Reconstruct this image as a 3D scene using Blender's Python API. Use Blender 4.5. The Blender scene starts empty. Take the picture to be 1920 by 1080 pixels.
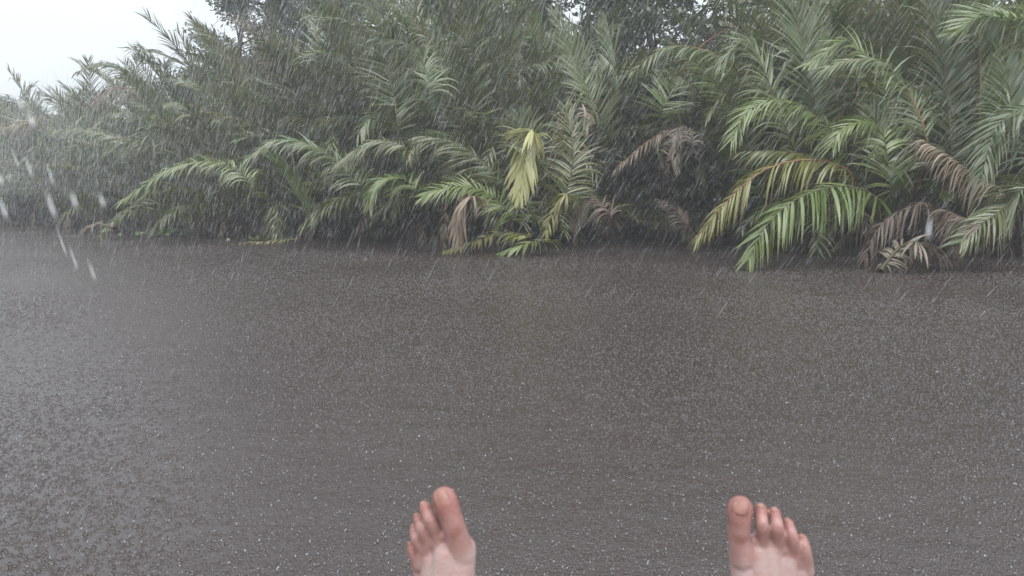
import bpy, math, random
import numpy as np
from mathutils import Vector, Matrix

# ------------------------------------------------------------------ camera, sky, sun, exposure
scene = bpy.context.scene
COL = scene.collection
F_PX, CX, CY, HOR = 1300.0, 960.0, 540.0, 380.0
EYE = 1.3
PITCH = math.atan((CY - HOR) / F_PX)
camd = bpy.data.cameras.new("camera")
camd.sensor_width = 36.0
camd.lens = 36.0 * F_PX / 1920.0
camd.clip_start, camd.clip_end = 0.05, 1500.0
camd.dof.use_dof = True
camd.dof.focus_distance = 17.0
camd.dof.aperture_fstop = 7.5
cam = bpy.data.objects.new("camera", camd)
COL.objects.link(cam)
cam.location = (0, 0, EYE)
cam.rotation_euler = (math.pi / 2 - PITCH, 0, 0)
scene.camera = cam

SUN_EL, SUN_ROT = math.radians(58), math.radians(200)
world = bpy.data.worlds.new("World")
scene.world = world
world.use_nodes = True
wn, wl = world.node_tree.nodes, world.node_tree.links
wn.clear()
w_out = wn.new("ShaderNodeOutputWorld")
w_bg = wn.new("ShaderNodeBackground")
w_sky = wn.new("ShaderNodeTexSky")
w_sky.sky_type = 'NISHITA'
w_sky.sun_disc = False
w_sky.sun_elevation = SUN_EL
w_sky.sun_rotation = SUN_ROT
w_mix = wn.new("ShaderNodeMixRGB")
w_mix.inputs[0].default_value = 0.9
w_tc = wn.new("ShaderNodeTexCoord")
w_sep = wn.new("ShaderNodeSeparateXYZ")
wl.new(w_tc.outputs['Generated'], w_sep.inputs[0])
w_rmp = wn.new("ShaderNodeValToRGB")                      # overcast deck, brightest overhead
w_rmp.color_ramp.elements[0].color = (0.478, 0.501, 0.522, 1)
w_rmp.color_ramp.elements[1].color = (0.915, 0.985, 1.06, 1)
wl.new(w_sep.outputs['Z'], w_rmp.inputs[0])
w_mul = wn.new("ShaderNodeMixRGB"); w_mul.blend_type = 'MULTIPLY'; w_mul.inputs[0].default_value = 1.0
w_mul.inputs[2].default_value = (11.4, 11.4, 11.4, 1)
wl.new(w_rmp.outputs[0], w_mul.inputs[1])
wl.new(w_mul.outputs[0], w_mix.inputs[2])
w_bg.inputs[1].default_value = 0.12
wl.new(w_sky.outputs[0], w_mix.inputs[1])
wl.new(w_mix.outputs[0], w_bg.inputs[0])
wl.new(w_bg.outputs[0], w_out.inputs[0])

sd = bpy.data.lights.new("sun", 'SUN')
sd.energy = 1.5
sd.angle = math.radians(60)
sd.color = (1.0, 0.97, 0.93)
sun = bpy.data.objects.new("sun", sd)
COL.objects.link(sun)
sun.location = (0, -10, 40)
sun.rotation_euler = (math.pi / 2 - SUN_EL, 0, math.radians(20))

scene.view_settings.view_transform = 'Standard'
scene.view_settings.look = 'None'
scene.view_settings.exposure = 0.5
scene.view_settings.gamma = 1.0
cy = scene.cycles
cy.use_denoising = True
cy.denoising_input_passes = 'RGB_ALBEDO_NORMAL'
cy.max_bounces = 5
cy.diffuse_bounces = 2
cy.glossy_bounces = 2
cy.transmission_bounces = 3
cy.transparent_max_bounces = 4
cy.volume_bounces = 2
cy.caustics_reflective = False
cy.caustics_refractive = False
cy.sample_clamp_indirect = 4.0

RNG = np.random.default_rng(7)
random.seed(7)
FWD = Vector((0, math.cos(PITCH), -math.sin(PITCH)))
UP = Vector((0, math.sin(PITCH), math.cos(PITCH)))
RIGHT = Vector((1, 0, 0))
EYEV = Vector((0, 0, EYE))


def ray(px, py):
    return RIGHT * ((px - CX) / F_PX) + UP * (-(py - CY) / F_PX) + FWD


def at(px, py, depth):
    """point seen at a photograph pixel, `depth` metres ahead"""
    return EYEV + ray(px, py) * depth


def ground(px, py, z=0.0):
    r = ray(px, py)
    return EYEV + r * ((z - EYE) / r.z)


def to_px(p):
    d = Vector(p) - EYEV
    w = d.dot(FWD)
    return CX + F_PX * d.dot(RIGHT) / w, CY - F_PX * d.dot(UP) / w, w


# ------------------------------------------------------------------ helpers
def tag(o, label=None, cat=None, group=None, kind=None):
    for k, v in (("label", label), ("category", cat), ("group", group), ("kind", kind)):
        if v:
            o[k] = v
    return o


def empty(name, loc, rz=0.0):
    o = bpy.data.objects.new(name, None)
    o.empty_display_size = 0.2
    COL.objects.link(o)
    o.location = loc
    o.rotation_euler = (0, 0, rz)
    return o


def link(name, me, parent=None):
    o = bpy.data.objects.new(name, me)
    COL.objects.link(o)
    if parent:
        o.parent = parent
    return o


def make_mesh(name, chunks, mats, smooth=True, attrs=None):
    """chunks: list of (verts Nx3, faces MxK, material index); attrs: list of per-chunk dicts of point floats"""
    V, loops, starts, totals, mi = [], [], [], [], []
    off = ls = 0
    for v, f, m in chunks:
        v = np.asarray(v, float).reshape(-1, 3)
        f = np.asarray(f, np.int64)
        if f.ndim == 1:
            f = f.reshape(-1, 3)
        V.append(v)
        loops.append((f + off).ravel())
        n, k = f.shape
        starts.append(ls + np.arange(n) * k)
        totals.append(np.full(n, k))
        mi.append(np.full(n, m))
        off += len(v)
        ls += n * k
    V = np.concatenate(V)
    loops = np.concatenate(loops)
    starts = np.concatenate(starts)
    totals = np.concatenate(totals)
    mi = np.concatenate(mi)
    me = bpy.data.meshes.new(name)
    me.vertices.add(len(V))
    me.vertices.foreach_set("co", V.ravel().astype(np.float32))
    me.loops.add(len(loops))
    me.loops.foreach_set("vertex_index", loops.astype(np.int32))
    me.polygons.add(len(starts))
    me.polygons.foreach_set("loop_start", starts.astype(np.int32))
    me.polygons.foreach_set("loop_total", totals.astype(np.int32))
    me.polygons.foreach_set("material_index", mi.astype(np.int32))
    me.polygons.foreach_set("use_smooth", np.full(len(starts), smooth))
    for m in mats:
        me.materials.append(m)
    if attrs:
        for key, arrs in attrs.items():
            a = me.attributes.new(key, 'FLOAT', 'POINT')
            a.data.foreach_set("value", np.concatenate(arrs).astype(np.float32))
    me.update(calc_edges=True)
    return me


def spline(pts, n):
    """Catmull-Rom through pts, n points evenly spaced by arc length"""
    P = np.array([tuple(p) for p in pts], float)
    if len(P) == 2:
        t = np.linspace(0, 1, n)[:, None]
        return P[0] * (1 - t) + P[1] * t
    A = np.vstack([2 * P[0] - P[1], P, 2 * P[-1] - P[-2]])
    out = []
    for i in range(1, len(A) - 2):
        t = np.linspace(0, 1, 24, endpoint=False)[:, None]
        p0, p1, p2, p3 = A[i - 1], A[i], A[i + 1], A[i + 2]
        out.append(0.5 * (2 * p1 + (p2 - p0) * t + (2 * p0 - 5 * p1 + 4 * p2 - p3) * t ** 2 + (3 * p1 - p0 - 3 * p2 + p3) * t ** 3))
    out.append(P[-1:])
    Q = np.vstack(out)
    s = np.concatenate([[0], np.cumsum(np.linalg.norm(np.diff(Q, axis=0), axis=1))])
    u = np.linspace(0, s[-1], n)
    return np.stack([np.interp(u, s, Q[:, k]) for k in range(3)], 1)


def unit(a):
    return a / np.maximum(np.linalg.norm(a, axis=-1, keepdims=True), 1e-9)


def tube(P, R, sides=5, cap=False):
    """tapered tube along polyline P with radii R"""
    P = np.asarray(P, float)
    R = np.asarray(R, float)
    n = len(P)
    T = unit(np.gradient(P, axis=0))
    a = np.array([0, 0, 1.0]) if abs(T[0][2]) < 0.9 else np.array([1.0, 0, 0])
    S = unit(np.cross(T[0], a)[None])[0]
    rings = []
    for i in range(n):
        S = S - T[i] * S.dot(T[i])
        S = S / max(np.linalg.norm(S), 1e-9)
        B = np.cross(T[i], S)
        th = np.arange(sides) * 2 * math.pi / sides
        rings.append(P[i] + R[i] * (np.cos(th)[:, None] * S + np.sin(th)[:, None] * B))
    V = np.vstack(rings)
    f = []
    for i in range(n - 1):
        for k in range(sides):
            k2 = (k + 1) % sides
            f.append((i * sides + k, i * sides + k2, (i + 1) * sides + k2, (i + 1) * sides + k))
    return V, np.array(f)


# ------------------------------------------------------------------ materials
def new_mat(name):
    m = bpy.data.materials.new(name)
    m.use_nodes = True
    nt = m.node_tree
    nt.nodes.clear()
    out = nt.nodes.new("ShaderNodeOutputMaterial")
    return m, nt.nodes, nt.links, out


def ramp(nodes, stops):
    r = nodes.new("ShaderNodeValToRGB")
    el = r.color_ramp.elements
    while len(el) < len(stops):
        el.new(0.5)
    for e, (p, c) in zip(el, stops):
        e.position = p
        e.color = (*c, 1)
    return r


def leaf_mat(name, frond_stops, tip, rough=0.21, trans=0.3, tip_amt=0.5):
    """leaf blade: hue differs from frond to frond and leaflet to leaflet, with dry tips and blotches"""
    m, N, L, out = new_mat(name)
    oi = N.new("ShaderNodeObjectInfo")
    lv = N.new("ShaderNodeAttribute"); lv.attribute_name = "leaflet"
    sv = N.new("ShaderNodeAttribute"); sv.attribute_name = "along"
    mul = N.new("ShaderNodeMath"); mul.operation = 'MULTIPLY_ADD'
    mul.inputs[1].default_value = 0.35; mul.inputs[2].default_value = -0.17
    L.new(lv.outputs['Fac'], mul.inputs[0])
    add = N.new("ShaderNodeMath"); add.operation = 'ADD'; add.use_clamp = True
    L.new(oi.outputs['Random'], add.inputs[0]); L.new(mul.outputs[0], add.inputs[1])
    cr = ramp(N, frond_stops)
    L.new(add.outputs[0], cr.inputs[0])
    tc = N.new("ShaderNodeTexCoord")
    nz = N.new("ShaderNodeTexNoise"); nz.inputs['Scale'].default_value = 2.3; nz.inputs['Detail'].default_value = 4
    L.new(tc.outputs['Object'], nz.inputs['Vector'])
    t1 = N.new("ShaderNodeMath"); t1.operation = 'POWER'; t1.inputs[1].default_value = 2.2
    L.new(sv.outputs['Fac'], t1.inputs[0])
    t2 = N.new("ShaderNodeMath"); t2.operation = 'MULTIPLY_ADD'; t2.inputs[1].default_value = 1.0
    L.new(nz.outputs['Fac'], t2.inputs[0])
    t2.inputs[2].default_value = -0.28
    t3 = N.new("ShaderNodeMath"); t3.operation = 'ADD'
    L.new(t1.outputs[0], t3.inputs[0]); L.new(t2.outputs[0], t3.inputs[1])
    t4 = N.new("ShaderNodeMath"); t4.operation = 'MULTIPLY'; t4.use_clamp = True
    t4.inputs[1].default_value = tip_amt
    L.new(t3.outputs[0], t4.inputs[0])
    t5 = N.new("ShaderNodeMath"); t5.operation = 'MULTIPLY'; t5.use_clamp = True
    L.new(t4.outputs[0], t5.inputs[0]); L.new(lv.outputs['Fac'], t5.inputs[1])
    mx = N.new("ShaderNodeMixRGB"); mx.inputs[2].default_value = (*tip, 1)
    L.new(t5.outputs[0], mx.inputs[0]); L.new(cr.outputs[0], mx.inputs[1])
    bs = N.new("ShaderNodeBsdfPrincipled")
    bs.inputs['Roughness'].default_value = rough
    bs.inputs['Specular IOR Level'].default_value = 1.0
    L.new(mx.outputs[0], bs.inputs['Base Color'])
    tr = N.new("ShaderNodeBsdfTranslucent")
    L.new(mx.outputs[0], tr.inputs['Color'])
    ms = N.new("ShaderNodeMixShader"); ms.inputs[0].default_value = trans
    L.new(bs.outputs[0], ms.inputs[1]); L.new(tr.outputs[0], ms.inputs[2])
    L.new(ms.outputs[0], out.inputs['Surface'])
    return m


def noise_mat(name, c1, c2, scale, rough=0.6, bump=0.0, spec=0.4):
    m, N, L, out = new_mat(name)
    tc = N.new("ShaderNodeTexCoord")
    nz = N.new("ShaderNodeTexNoise"); nz.inputs['Scale'].default_value = scale; nz.inputs['Detail'].default_value = 6
    L.new(tc.outputs['Object'], nz.inputs['Vector'])
    cr = ramp(N, [(0.3, c1), (0.7, c2)])
    L.new(nz.outputs['Fac'], cr.inputs[0])
    bs = N.new("ShaderNodeBsdfPrincipled")
    bs.inputs['Roughness'].default_value = rough
    bs.inputs['Specular IOR Level'].default_value = spec
    L.new(cr.outputs[0], bs.inputs['Base Color'])
    if bump:
        b = N.new("ShaderNodeBump"); b.inputs['Strength'].default_value = bump; b.inputs['Distance'].default_value = 0.02
        L.new(nz.outputs['Fac'], b.inputs['Height']); L.new(b.outputs[0], bs.inputs['Normal'])
    L.new(bs.outputs[0], out.inputs['Surface'])
    return m


M = {}
M['green'] = leaf_mat("palm_leaf", [(0.0, (0.064, 0.094, 0.022)), (0.35, (0.102, 0.142, 0.032)), (0.6, (0.142, 0.188, 0.044)),
                                    (0.8, (0.118, 0.165, 0.070)), (1.0, (0.195, 0.200, 0.048))], (0.20, 0.16, 0.08), tip_amt=0.8)
M['fresh'] = leaf_mat("fresh_palm_leaf", [(0.0, (0.13, 0.205, 0.050)), (0.5, (0.175, 0.245, 0.066)), (1.0, (0.215, 0.275, 0.085))], (0.26, 0.24, 0.10), tip_amt=0.5)
M['pale'] = leaf_mat("silvery_palm_leaf", [(0.0, (0.115, 0.165, 0.060)), (1.0, (0.185, 0.235, 0.100))], (0.25, 0.20, 0.12), rough=0.28, tip_amt=0.5)
M['yellow'] = leaf_mat("yellowing_palm_leaf", [(0.0, (0.235, 0.245, 0.055)), (1.0, (0.34, 0.335, 0.10))], (0.30, 0.17, 0.07), tip_amt=0.7)
M['cream'] = leaf_mat("cream_palm_leaf", [(0.0, (0.54, 0.55, 0.21)), (1.0, (0.66, 0.66, 0.33))], (0.40, 0.25, 0.10), tip_amt=0.5)
M['dead'] = leaf_mat("dead_palm_leaf", [(0.0, (0.050, 0.030, 0.017)), (0.5, (0.095, 0.054, 0.029)), (1.0, (0.155, 0.095, 0.052))], (0.26, 0.22, 0.18), rough=0.6, trans=0.12, tip_amt=0.6)
M['tan'] = leaf_mat("tan_palm_leaf", [(0.0, (0.30, 0.22, 0.14)), (1.0, (0.38, 0.30, 0.20))], (0.20, 0.12, 0.07), rough=0.55, trans=0.15, tip_amt=0.7)
M['grey'] = leaf_mat("bleached_palm_leaf", [(0.0, (0.20, 0.155, 0.11)), (1.0, (0.36, 0.31, 0.25))], (0.20, 0.14, 0.07), rough=0.55, trans=0.12, tip_amt=0.6)
M['stalk'] = noise_mat("palm_stalk", (0.055, 0.060, 0.028), (0.13, 0.10, 0.045), 1.5, 0.4)
M['red_stalk'] = noise_mat("red_palm_stalk", (0.22, 0.085, 0.04), (0.30, 0.15, 0.07), 1.5, 0.4)
M['brown_stalk'] = noise_mat("dry_palm_stalk", (0.06, 0.04, 0.028), (0.16, 0.11, 0.075), 2.0, 0.6)
M['stub'] = noise_mat("palm_leaf_base", (0.022, 0.015, 0.011), (0.07, 0.05, 0.035), 5.0, 0.6, 0.5)
M['bark'] = noise_mat("tree_bark", (0.05, 0.042, 0.036), (0.14, 0.12, 0.10), 6.0, 0.7, 0.5)
M['mud'] = noise_mat("wet_mud", (0.016, 0.011, 0.009), (0.045, 0.032, 0.025), 1.2, 0.45, 0.6)
M['tree_leaf'] = leaf_mat("tree_leaf", [(0.0, (0.050, 0.076, 0.030)), (0.6, (0.080, 0.115, 0.045)), (1.0, (0.110, 0.145, 0.055))], (0.12, 0.13, 0.06), tip_amt=0.4)
M['light_leaf'] = leaf_mat("light_tree_leaf", [(0.0, (0.11, 0.155, 0.045)), (1.0, (0.17, 0.22, 0.065))], (0.22, 0.24, 0.09), tip_amt=0.4)
M['water_leaf'] = leaf_mat("water_plant_leaf", [(0.0, (0.10, 0.19, 0.045)), (1.0, (0.18, 0.26, 0.07))], (0.24, 0.26, 0.1), rough=0.25, tip_amt=0.4)
M['wood'] = noise_mat("worn_deck_wood", (0.10, 0.075, 0.055), (0.20, 0.16, 0.12), 4.0, 0.55, 0.3)
M['cloth'] = noise_mat("dark_cotton", (0.025, 0.028, 0.035), (0.04, 0.044, 0.055), 30.0, 0.85, 0.1)


def water_mat():
    m, N, L, out = new_mat("rain_beaten_water")
    geo = N.new("ShaderNodeNewGeometry")
    bs = N.new("ShaderNodeBsdfPrincipled")
    bs.inputs['Roughness'].default_value = 0.27
    bs.inputs['IOR'].default_value = 1.66
    n0 = N.new("ShaderNodeTexNoise"); n0.inputs['Scale'].default_value = 0.35; n0.inputs['Detail'].default_value = 3
    L.new(geo.outputs['Position'], n0.inputs['Vector'])
    cr = ramp(N, [(0.3, (0.038, 0.026, 0.022)), (0.7, (0.050, 0.036, 0.031))])      # silt in the water
    L.new(n0.outputs['Fac'], cr.inputs[0])
    L.new(cr.outputs[0], bs.inputs['Base Color'])
    # drop pits: cells of two sizes, each a sharp dimple with a raised rim
    heights = []
    for sc, rnd in ((30.0, 1.0), (62.0, 1.0)):
        v = N.new("ShaderNodeTexVoronoi"); v.inputs['Scale'].default_value = sc; v.inputs['Randomness'].default_value = rnd
        L.new(geo.outputs['Position'], v.inputs['Vector'])
        r = ramp(N, [(0.0, (0.0,) * 3), (0.16, (0.25,) * 3), (0.34, (1.0,) * 3), (0.6, (0.45,) * 3)])
        L.new(v.outputs['Distance'], r.inputs[0])
        heights.append(r.outputs[0])
    n1 = N.new("ShaderNodeTexNoise"); n1.inputs['Scale'].default_value = 38.0; n1.inputs['Detail'].default_value = 3
    mp = N.new("ShaderNodeMapping"); mp.inputs['Rotation'].default_value = (0, 0, 0.5); mp.inputs['Scale'].default_value = (1.0, 2.0, 1.0)
    L.new(geo.outputs['Position'], mp.inputs['Vector']); L.new(mp.outputs[0], n1.inputs['Vector'])
    a1 = N.new("ShaderNodeMath"); a1.operation = 'MULTIPLY_ADD'; a1.inputs[1].default_value = 0.6
    L.new(heights[1], a1.inputs[0]); L.new(heights[0], a1.inputs[2])
    a2 = N.new("ShaderNodeMath"); a2.operation = 'MULTIPLY_ADD'; a2.inputs[1].default_value = 1.6
    L.new(n1.outputs['Fac'], a2.inputs[0]); L.new(a1.outputs[0], a2.inputs[2])
    n2 = N.new("ShaderNodeTexNoise"); n2.inputs['Scale'].default_value = 2.2; n2.inputs['Detail'].default_value = 2
    L.new(mp.outputs[0], n2.inputs['Vector'])
    a3 = N.new("ShaderNodeMath"); a3.operation = 'MULTIPLY_ADD'; a3.inputs[1].default_value = 7.0
    L.new(n2.outputs['Fac'], a3.inputs[0]); L.new(a2.outputs[0], a3.inputs[2])
    a2 = a3
    bp = N.new("ShaderNodeBump"); bp.inputs['Strength'].default_value = 1.0; bp.inputs['Distance'].default_value = 0.0012
    L.new(a2.outputs[0], bp.inputs['Height'])
    L.new(bp.outputs[0], bs.inputs['Normal'])
    L.new(bs.outputs[0], out.inputs['Surface'])
    return m


def drop_mat(name, trans, col):
    m, N, L, out = new_mat(name)
    d = N.new("ShaderNodeBsdfDiffuse"); d.inputs['Color'].default_value = (*col, 1)
    t = N.new("ShaderNodeBsdfTranslucent"); t.inputs['Color'].default_value = (*col, 1)
    ms = N.new("ShaderNodeMixShader"); ms.inputs[0].default_value = trans
    L.new(d.outputs[0], ms.inputs[1]); L.new(t.outputs[0], ms.inputs[2]); L.new(ms.outputs[0], out.inputs['Surface'])
    return m


def skin_mat():
    m, N, L, out = new_mat("wet_skin")
    a = N.new("ShaderNodeAttribute"); a.attribute_name = "flush"
    tc = N.new("ShaderNodeTexCoord")
    nz = N.new("ShaderNodeTexNoise"); nz.inputs['Scale'].default_value = 55; nz.inputs['Detail'].default_value = 5
    L.new(tc.outputs['Object'], nz.inputs['Vector'])
    n2 = N.new("ShaderNodeMath"); n2.operation = 'MULTIPLY_ADD'; n2.inputs[1].default_value = 0.9; n2.inputs[2].default_value = -0.42
    L.new(nz.outputs['Fac'], n2.inputs[0])
    ad = N.new("ShaderNodeMath"); ad.operation = 'ADD'; ad.use_clamp = True
    L.new(a.outputs['Fac'], ad.inputs[0]); L.new(n2.outputs[0], ad.inputs[1])
    cr = ramp(N, [(0.0, (0.52, 0.385, 0.36)), (0.4, (0.455, 0.275, 0.25)), (1.0, (0.33, 0.145, 0.125))])
    L.new(ad.outputs[0], cr.inputs[0])
    bs = N.new("ShaderNodeBsdfPrincipled")
    bs.inputs['Roughness'].default_value = 0.33
    bs.inputs['Subsurface Weight'].default_value = 0.15
    bs.inputs['Subsurface Radius'].default_value = (0.008, 0.003, 0.002)
    bs.inputs['Subsurface Scale'].default_value = 1.0
    L.new(cr.outputs[0], bs.inputs['Base Color'])
    n3 = N.new("ShaderNodeTexNoise"); n3.inputs['Scale'].default_value = 260; n3.inputs['Detail'].default_value = 3
    L.new(tc.outputs['Object'], n3.inputs['Vector'])
    bp = N.new("ShaderNodeBump"); bp.inputs['Strength'].default_value = 0.5; bp.inputs['Distance'].default_value = 0.002
    L.new(n3.outputs['Fac'], bp.inputs['Height']); L.new(bp.outputs[0], bs.inputs['Normal'])
    L.new(bs.outputs[0], out.inputs['Surface'])
    return m


M['water'] = water_mat()
M['rain'] = drop_mat("falling_rain", 0.5, (0.96, 0.97, 0.98))
M['splash'] = drop_mat("splash_water", 0.3, (0.72, 0.74, 0.76))
M['skin'] = skin_mat()
M['nail'] = noise_mat("toenail", (0.27, 0.115, 0.095), (0.37, 0.20, 0.155), 90.0, 0.3)

# ------------------------------------------------------------------ water and bank
HALF = 95.0
SHORE_PX = [(-700, 407), (-300, 412), (0, 421), (150, 427), (300, 437), (430, 445), (600, 447), (750, 450), (860, 457), (960, 458),
            (1060, 453), (1200, 448), (1320, 451), (1410, 468), (1560, 480), (1750, 483), (1920, 478), (2250, 478), (2700, 478)]
SHORE = np.array([tuple(ground(x, y))[:2] for x, y in SHORE_PX])
SHORE_X = np.array([p[0] for p in SHORE_PX], float)


def shore(px, back=0.0):
    """point of the bank edge below photograph column px, `back` metres further from the eye"""
    x = np.interp(px, SHORE_X, SHORE[:, 0]); y = np.interp(px, SHORE_X, SHORE[:, 1])
    r = math.hypot(x, y)
    return x * (r + back) / r, y * (r + back) / r




def river_mesh():
    """flat sheet plus the small humps and craters the rain beats into it"""
    rng = np.random.default_rng(31)
    v = np.array([(-HALF, -12, 0), (HALF, -12, 0), (HALF, 95, 0), (-HALF, 95, 0)], float)
    n = 400000
    dep = 1.6 + 40 * rng.random(n) ** 1.55
    px = rng.uniform(-1000, 3000, n)
    x = (px - CX) / F_PX * dep
    ok = dep < np.interp(px, SHORE_X, SHORE[:, 1]) - 0.05
    x, dep = x[ok], dep[ok]
    n = len(x)
    gust = 0.75 + 0.35 * np.sin(x * 0.9 + dep * 0.5) * np.sin(x * 0.33 - dep * 0.8 + 1)
    r = rng.uniform(0.005, 0.0135, n) * np.interp(dep, [2, 10, 40], [0.72, 1.2, 2.4])
    h = r * rng.uniform(0.4, 1.15, n) * gust
    K = 6
    th = np.arange(K) / K * 2 * math.pi
    rot = rng.random(n) * 6.28
    sq = rng.uniform(0.7, 1.5, n)
    def ring(rad, z):
        a = th[None] + rot[:, None]
        j = 1 + rng.normal(0, 0.12, (n, K))
        X, Y = np.cos(a) * rad[:, None] * j * sq[:, None], np.sin(a) * rad[:, None] * j / sq[:, None]
        c, s_ = math.cos(0.5), math.sin(0.5)
        return np.stack([x[:, None] + X * c - Y * s_, dep[:, None] + X * s_ + Y * c, np.broadcast_to(z, (n, K))], 2)
    crater = (rng.random(n) < 0.6)
    base = ring(r, np.full((n, K), -0.0006))
    rim = ring(r * 0.55, (h * 0.75)[:, None] * (1 + rng.normal(0, 0.18, (n, K))))
    ctr = np.stack([x, dep, np.where(crater, -0.3 * h, h)], 1)[:, None]
    V = np.concatenate([base, rim, ctr], 1)
    o = (np.arange(n) * (2 * K + 1))[:, None]
    Q = np.concatenate([o + np.array([[k, (k + 1) % K, K + (k + 1) % K, K + k]]) for k in range(K)])
    T = np.concatenate([o + np.array([[K + k, K + (k + 1) % K, 2 * K]]) for k in range(K)])
    V = V.reshape(-1, 3)
    return make_mesh("river_water", [(v, np.array([[0, 1, 2, 3]]), 0), (V, Q, 0), (np.zeros((0, 3)), T + 0 - len(V), 0)], [M['water']], smooth=True)


river = link("river_water", river_mesh())
tag(river, kind='structure', label="grey-brown river surface pitted all over by heavy rain")

cols = np.linspace(-700, 2700, 160)
rows = [-0.6, -0.15, 0.1, 0.6, 1.4, 3, 6, 11, 20, 35]
zz = [-0.5, -0.12, 0.06, 0.16, 0.26, 0.4, 0.55, 0.7, 0.9, 1.1]
gv = []
for b, z in zip(rows, zz):
    for c in cols:
        x, y = shore(c, b + 0.35 * math.sin(c * 0.045) + 0.2 * math.sin(c * 0.13 + 1))
        gv.append((max(min(x, 90), -90), min(y, 90), z + (RNG.normal() * 0.05 if b > 0 else 0)))
nc = len(cols)
gf = [(i * nc + j, i * nc + j + 1, (i + 1) * nc + j + 1, (i + 1) * nc + j) for i in range(len(rows) - 1) for j in range(nc - 1)]
bank = link("river_bank", make_mesh("river_bank", [(gv, gf, 0)], [M['mud']]))
tag(bank, kind='structure', label="dark wet mud bank under the palms")


# ------------------------------------------------------------------ fronds
def frond_chunks(P, Nhint, nleaf, Lmax, width, rng, t0=0.18, vee=25, droop=0.5, fwd=(62, 24), r0=0.045, wind=(0, 0, 0),
                 miss=0.04, kink=0.08, one_side=0, ragged=0.12, stalk_index=1, segs=5, roll=0.0):
    """one frond along rachis P (n x 3): stalk tube and two ranks of leaflets that bend under their weight"""
    n = len(P)
    T = unit(np.gradient(P, axis=0))
    S = unit(np.cross(T, np.asarray(Nhint, float)))
    for i in range(1, n):                                     # keep the side direction continuous
        if S[i].dot(S[i - 1]) < 0:
            S[i] = -S[i]
    Nn = unit(np.cross(S, T))
    if roll:
        c, s_ = math.cos(roll), math.sin(roll)
        S, Nn = S * c + Nn * s_, Nn * c - S * s_
    tt = np.linspace(0, 1, n)
    R = r0 * (1 - tt) ** 0.8 * (1 + 0.9 * np.exp(-tt * 14)) + 0.005
    k = max(2, n // 2)
    idx = np.unique(np.linspace(0, n - 1, k).astype(int))
    sv, sf = tube(P[idx], R[idx], 5)
    t = t0 + (1 - t0) * (np.arange(nleaf) + 0.5) / nleaf
    t = np.repeat(t, 2)
    side = np.tile([1.0, -1.0], nleaf)
    t = np.clip(t + rng.normal(0, 0.25 / nleaf, len(t)), t0, 0.998)
    keep = rng.random(len(t)) > miss
    if one_side:
        keep &= (side == one_side) | (rng.random(len(t)) < 0.12)
    gap = rng.random()                                        # a torn stretch
    if rng.random() < 0.35:
        keep &= ~((np.abs(t - gap) < 0.03) & (side == rng.choice([-1, 1])))
    t, side = t[keep], side[keep]
    m = len(t)
    q = lambda A: np.stack([np.interp(t, tt, A[:, i]) for i in range(3)], 1)
    p, Tt, St, Nt = q(P), unit(q(T)), unit(q(S)), unit(q(Nn))
    u = (t - t0) / (1 - t0)
    prof = np.interp(u, [0, 0.1, 0.35, 0.7, 0.93, 1], [0.55, 0.8, 1.0, 0.82, 0.5, 0.38])
    Ln = Lmax * prof * (1 + rng.normal(0, ragged, m))
    a = np.radians(np.interp(u, [0, 1], fwd) + rng.normal(0, 5, m))[:, None]
    ve = np.radians(vee + rng.normal(0, 9, m))[:, None]
    d = np.cos(a) * Tt + np.sin(a) * (side[:, None] * St * np.cos(ve) + Nt * np.sin(ve))
    dr = droop * (1 + rng.normal(0, 0.35, m)).clip(0.2, 3)
    kk = rng.random(m) < kink
    dr = np.where(kk, dr + 1.3, dr)[:, None]
    kseg = rng.integers(1, segs, m)
    wv = np.asarray(wind, float)
    ws = np.interp(np.linspace(0, 1, segs + 1), [0, 0.12, 0.35, 0.7, 1], [0.45, 0.85, 1.0, 0.75, 0.06])
    W = width * (1 + rng.normal(0, 0.15, m)) * np.interp(u, [0, 0.5, 1], [1, 1, 0.7])
    tilt = rng.normal(0.25, 0.35, m)[:, None]
    V = np.zeros((m, segs + 1, 2, 3))
    for s in range(segs + 1):
        wd = Tt - d * (Tt * d).sum(1, keepdims=True)
        wd = unit(wd)
        wd = unit(wd + tilt * np.cross(wd, d))
        h = wd * (W * ws[s] * 0.5)[:, None]
        V[:, s, 0] = p - h
        V[:, s, 1] = p + h
        if s < segs:
            p = p + d * (Ln / segs)[:, None]
            g = dr * (0.35 + 0.65 * (s + 1) / segs) * (Ln / Lmax)[:, None]
            g = np.where((kk & (kseg == s + 1))[:, None], g + 2.2, g)
            d = unit(d + np.array([0, 0, -1.0]) * g * 0.55 + wv * 0.3)
    base = (np.arange(m) * (segs + 1) * 2)[:, None]
    f = []
    for s in range(segs):
        o = s * 2
        f.append(np.concatenate([base + o, base + o + 1, base + o + 3, base + o + 2], 1))
    F = np.concatenate(f)
    lv = np.repeat(rng.random(m), (segs + 1) * 2)
    sa = np.tile(np.repeat(np.linspace(0, 1, segs + 1), 2), m)
    chunks = [(sv, sf, 1), (V.reshape(-1, 3), F, 0)]
    attrs = {"leaflet": [np.full(len(sv), 0.5), lv], "along": [np.zeros(len(sv)), sa]}
    return chunks, attrs


def frond_mesh(name, P, Nhint, leaf, stalk, rng, **kw):
    ch, at_ = frond_chunks(P, Nhint, rng=rng, **kw)
    return make_mesh(name, ch, [M[leaf], M[stalk]], smooth=True, attrs=at_)


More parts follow.
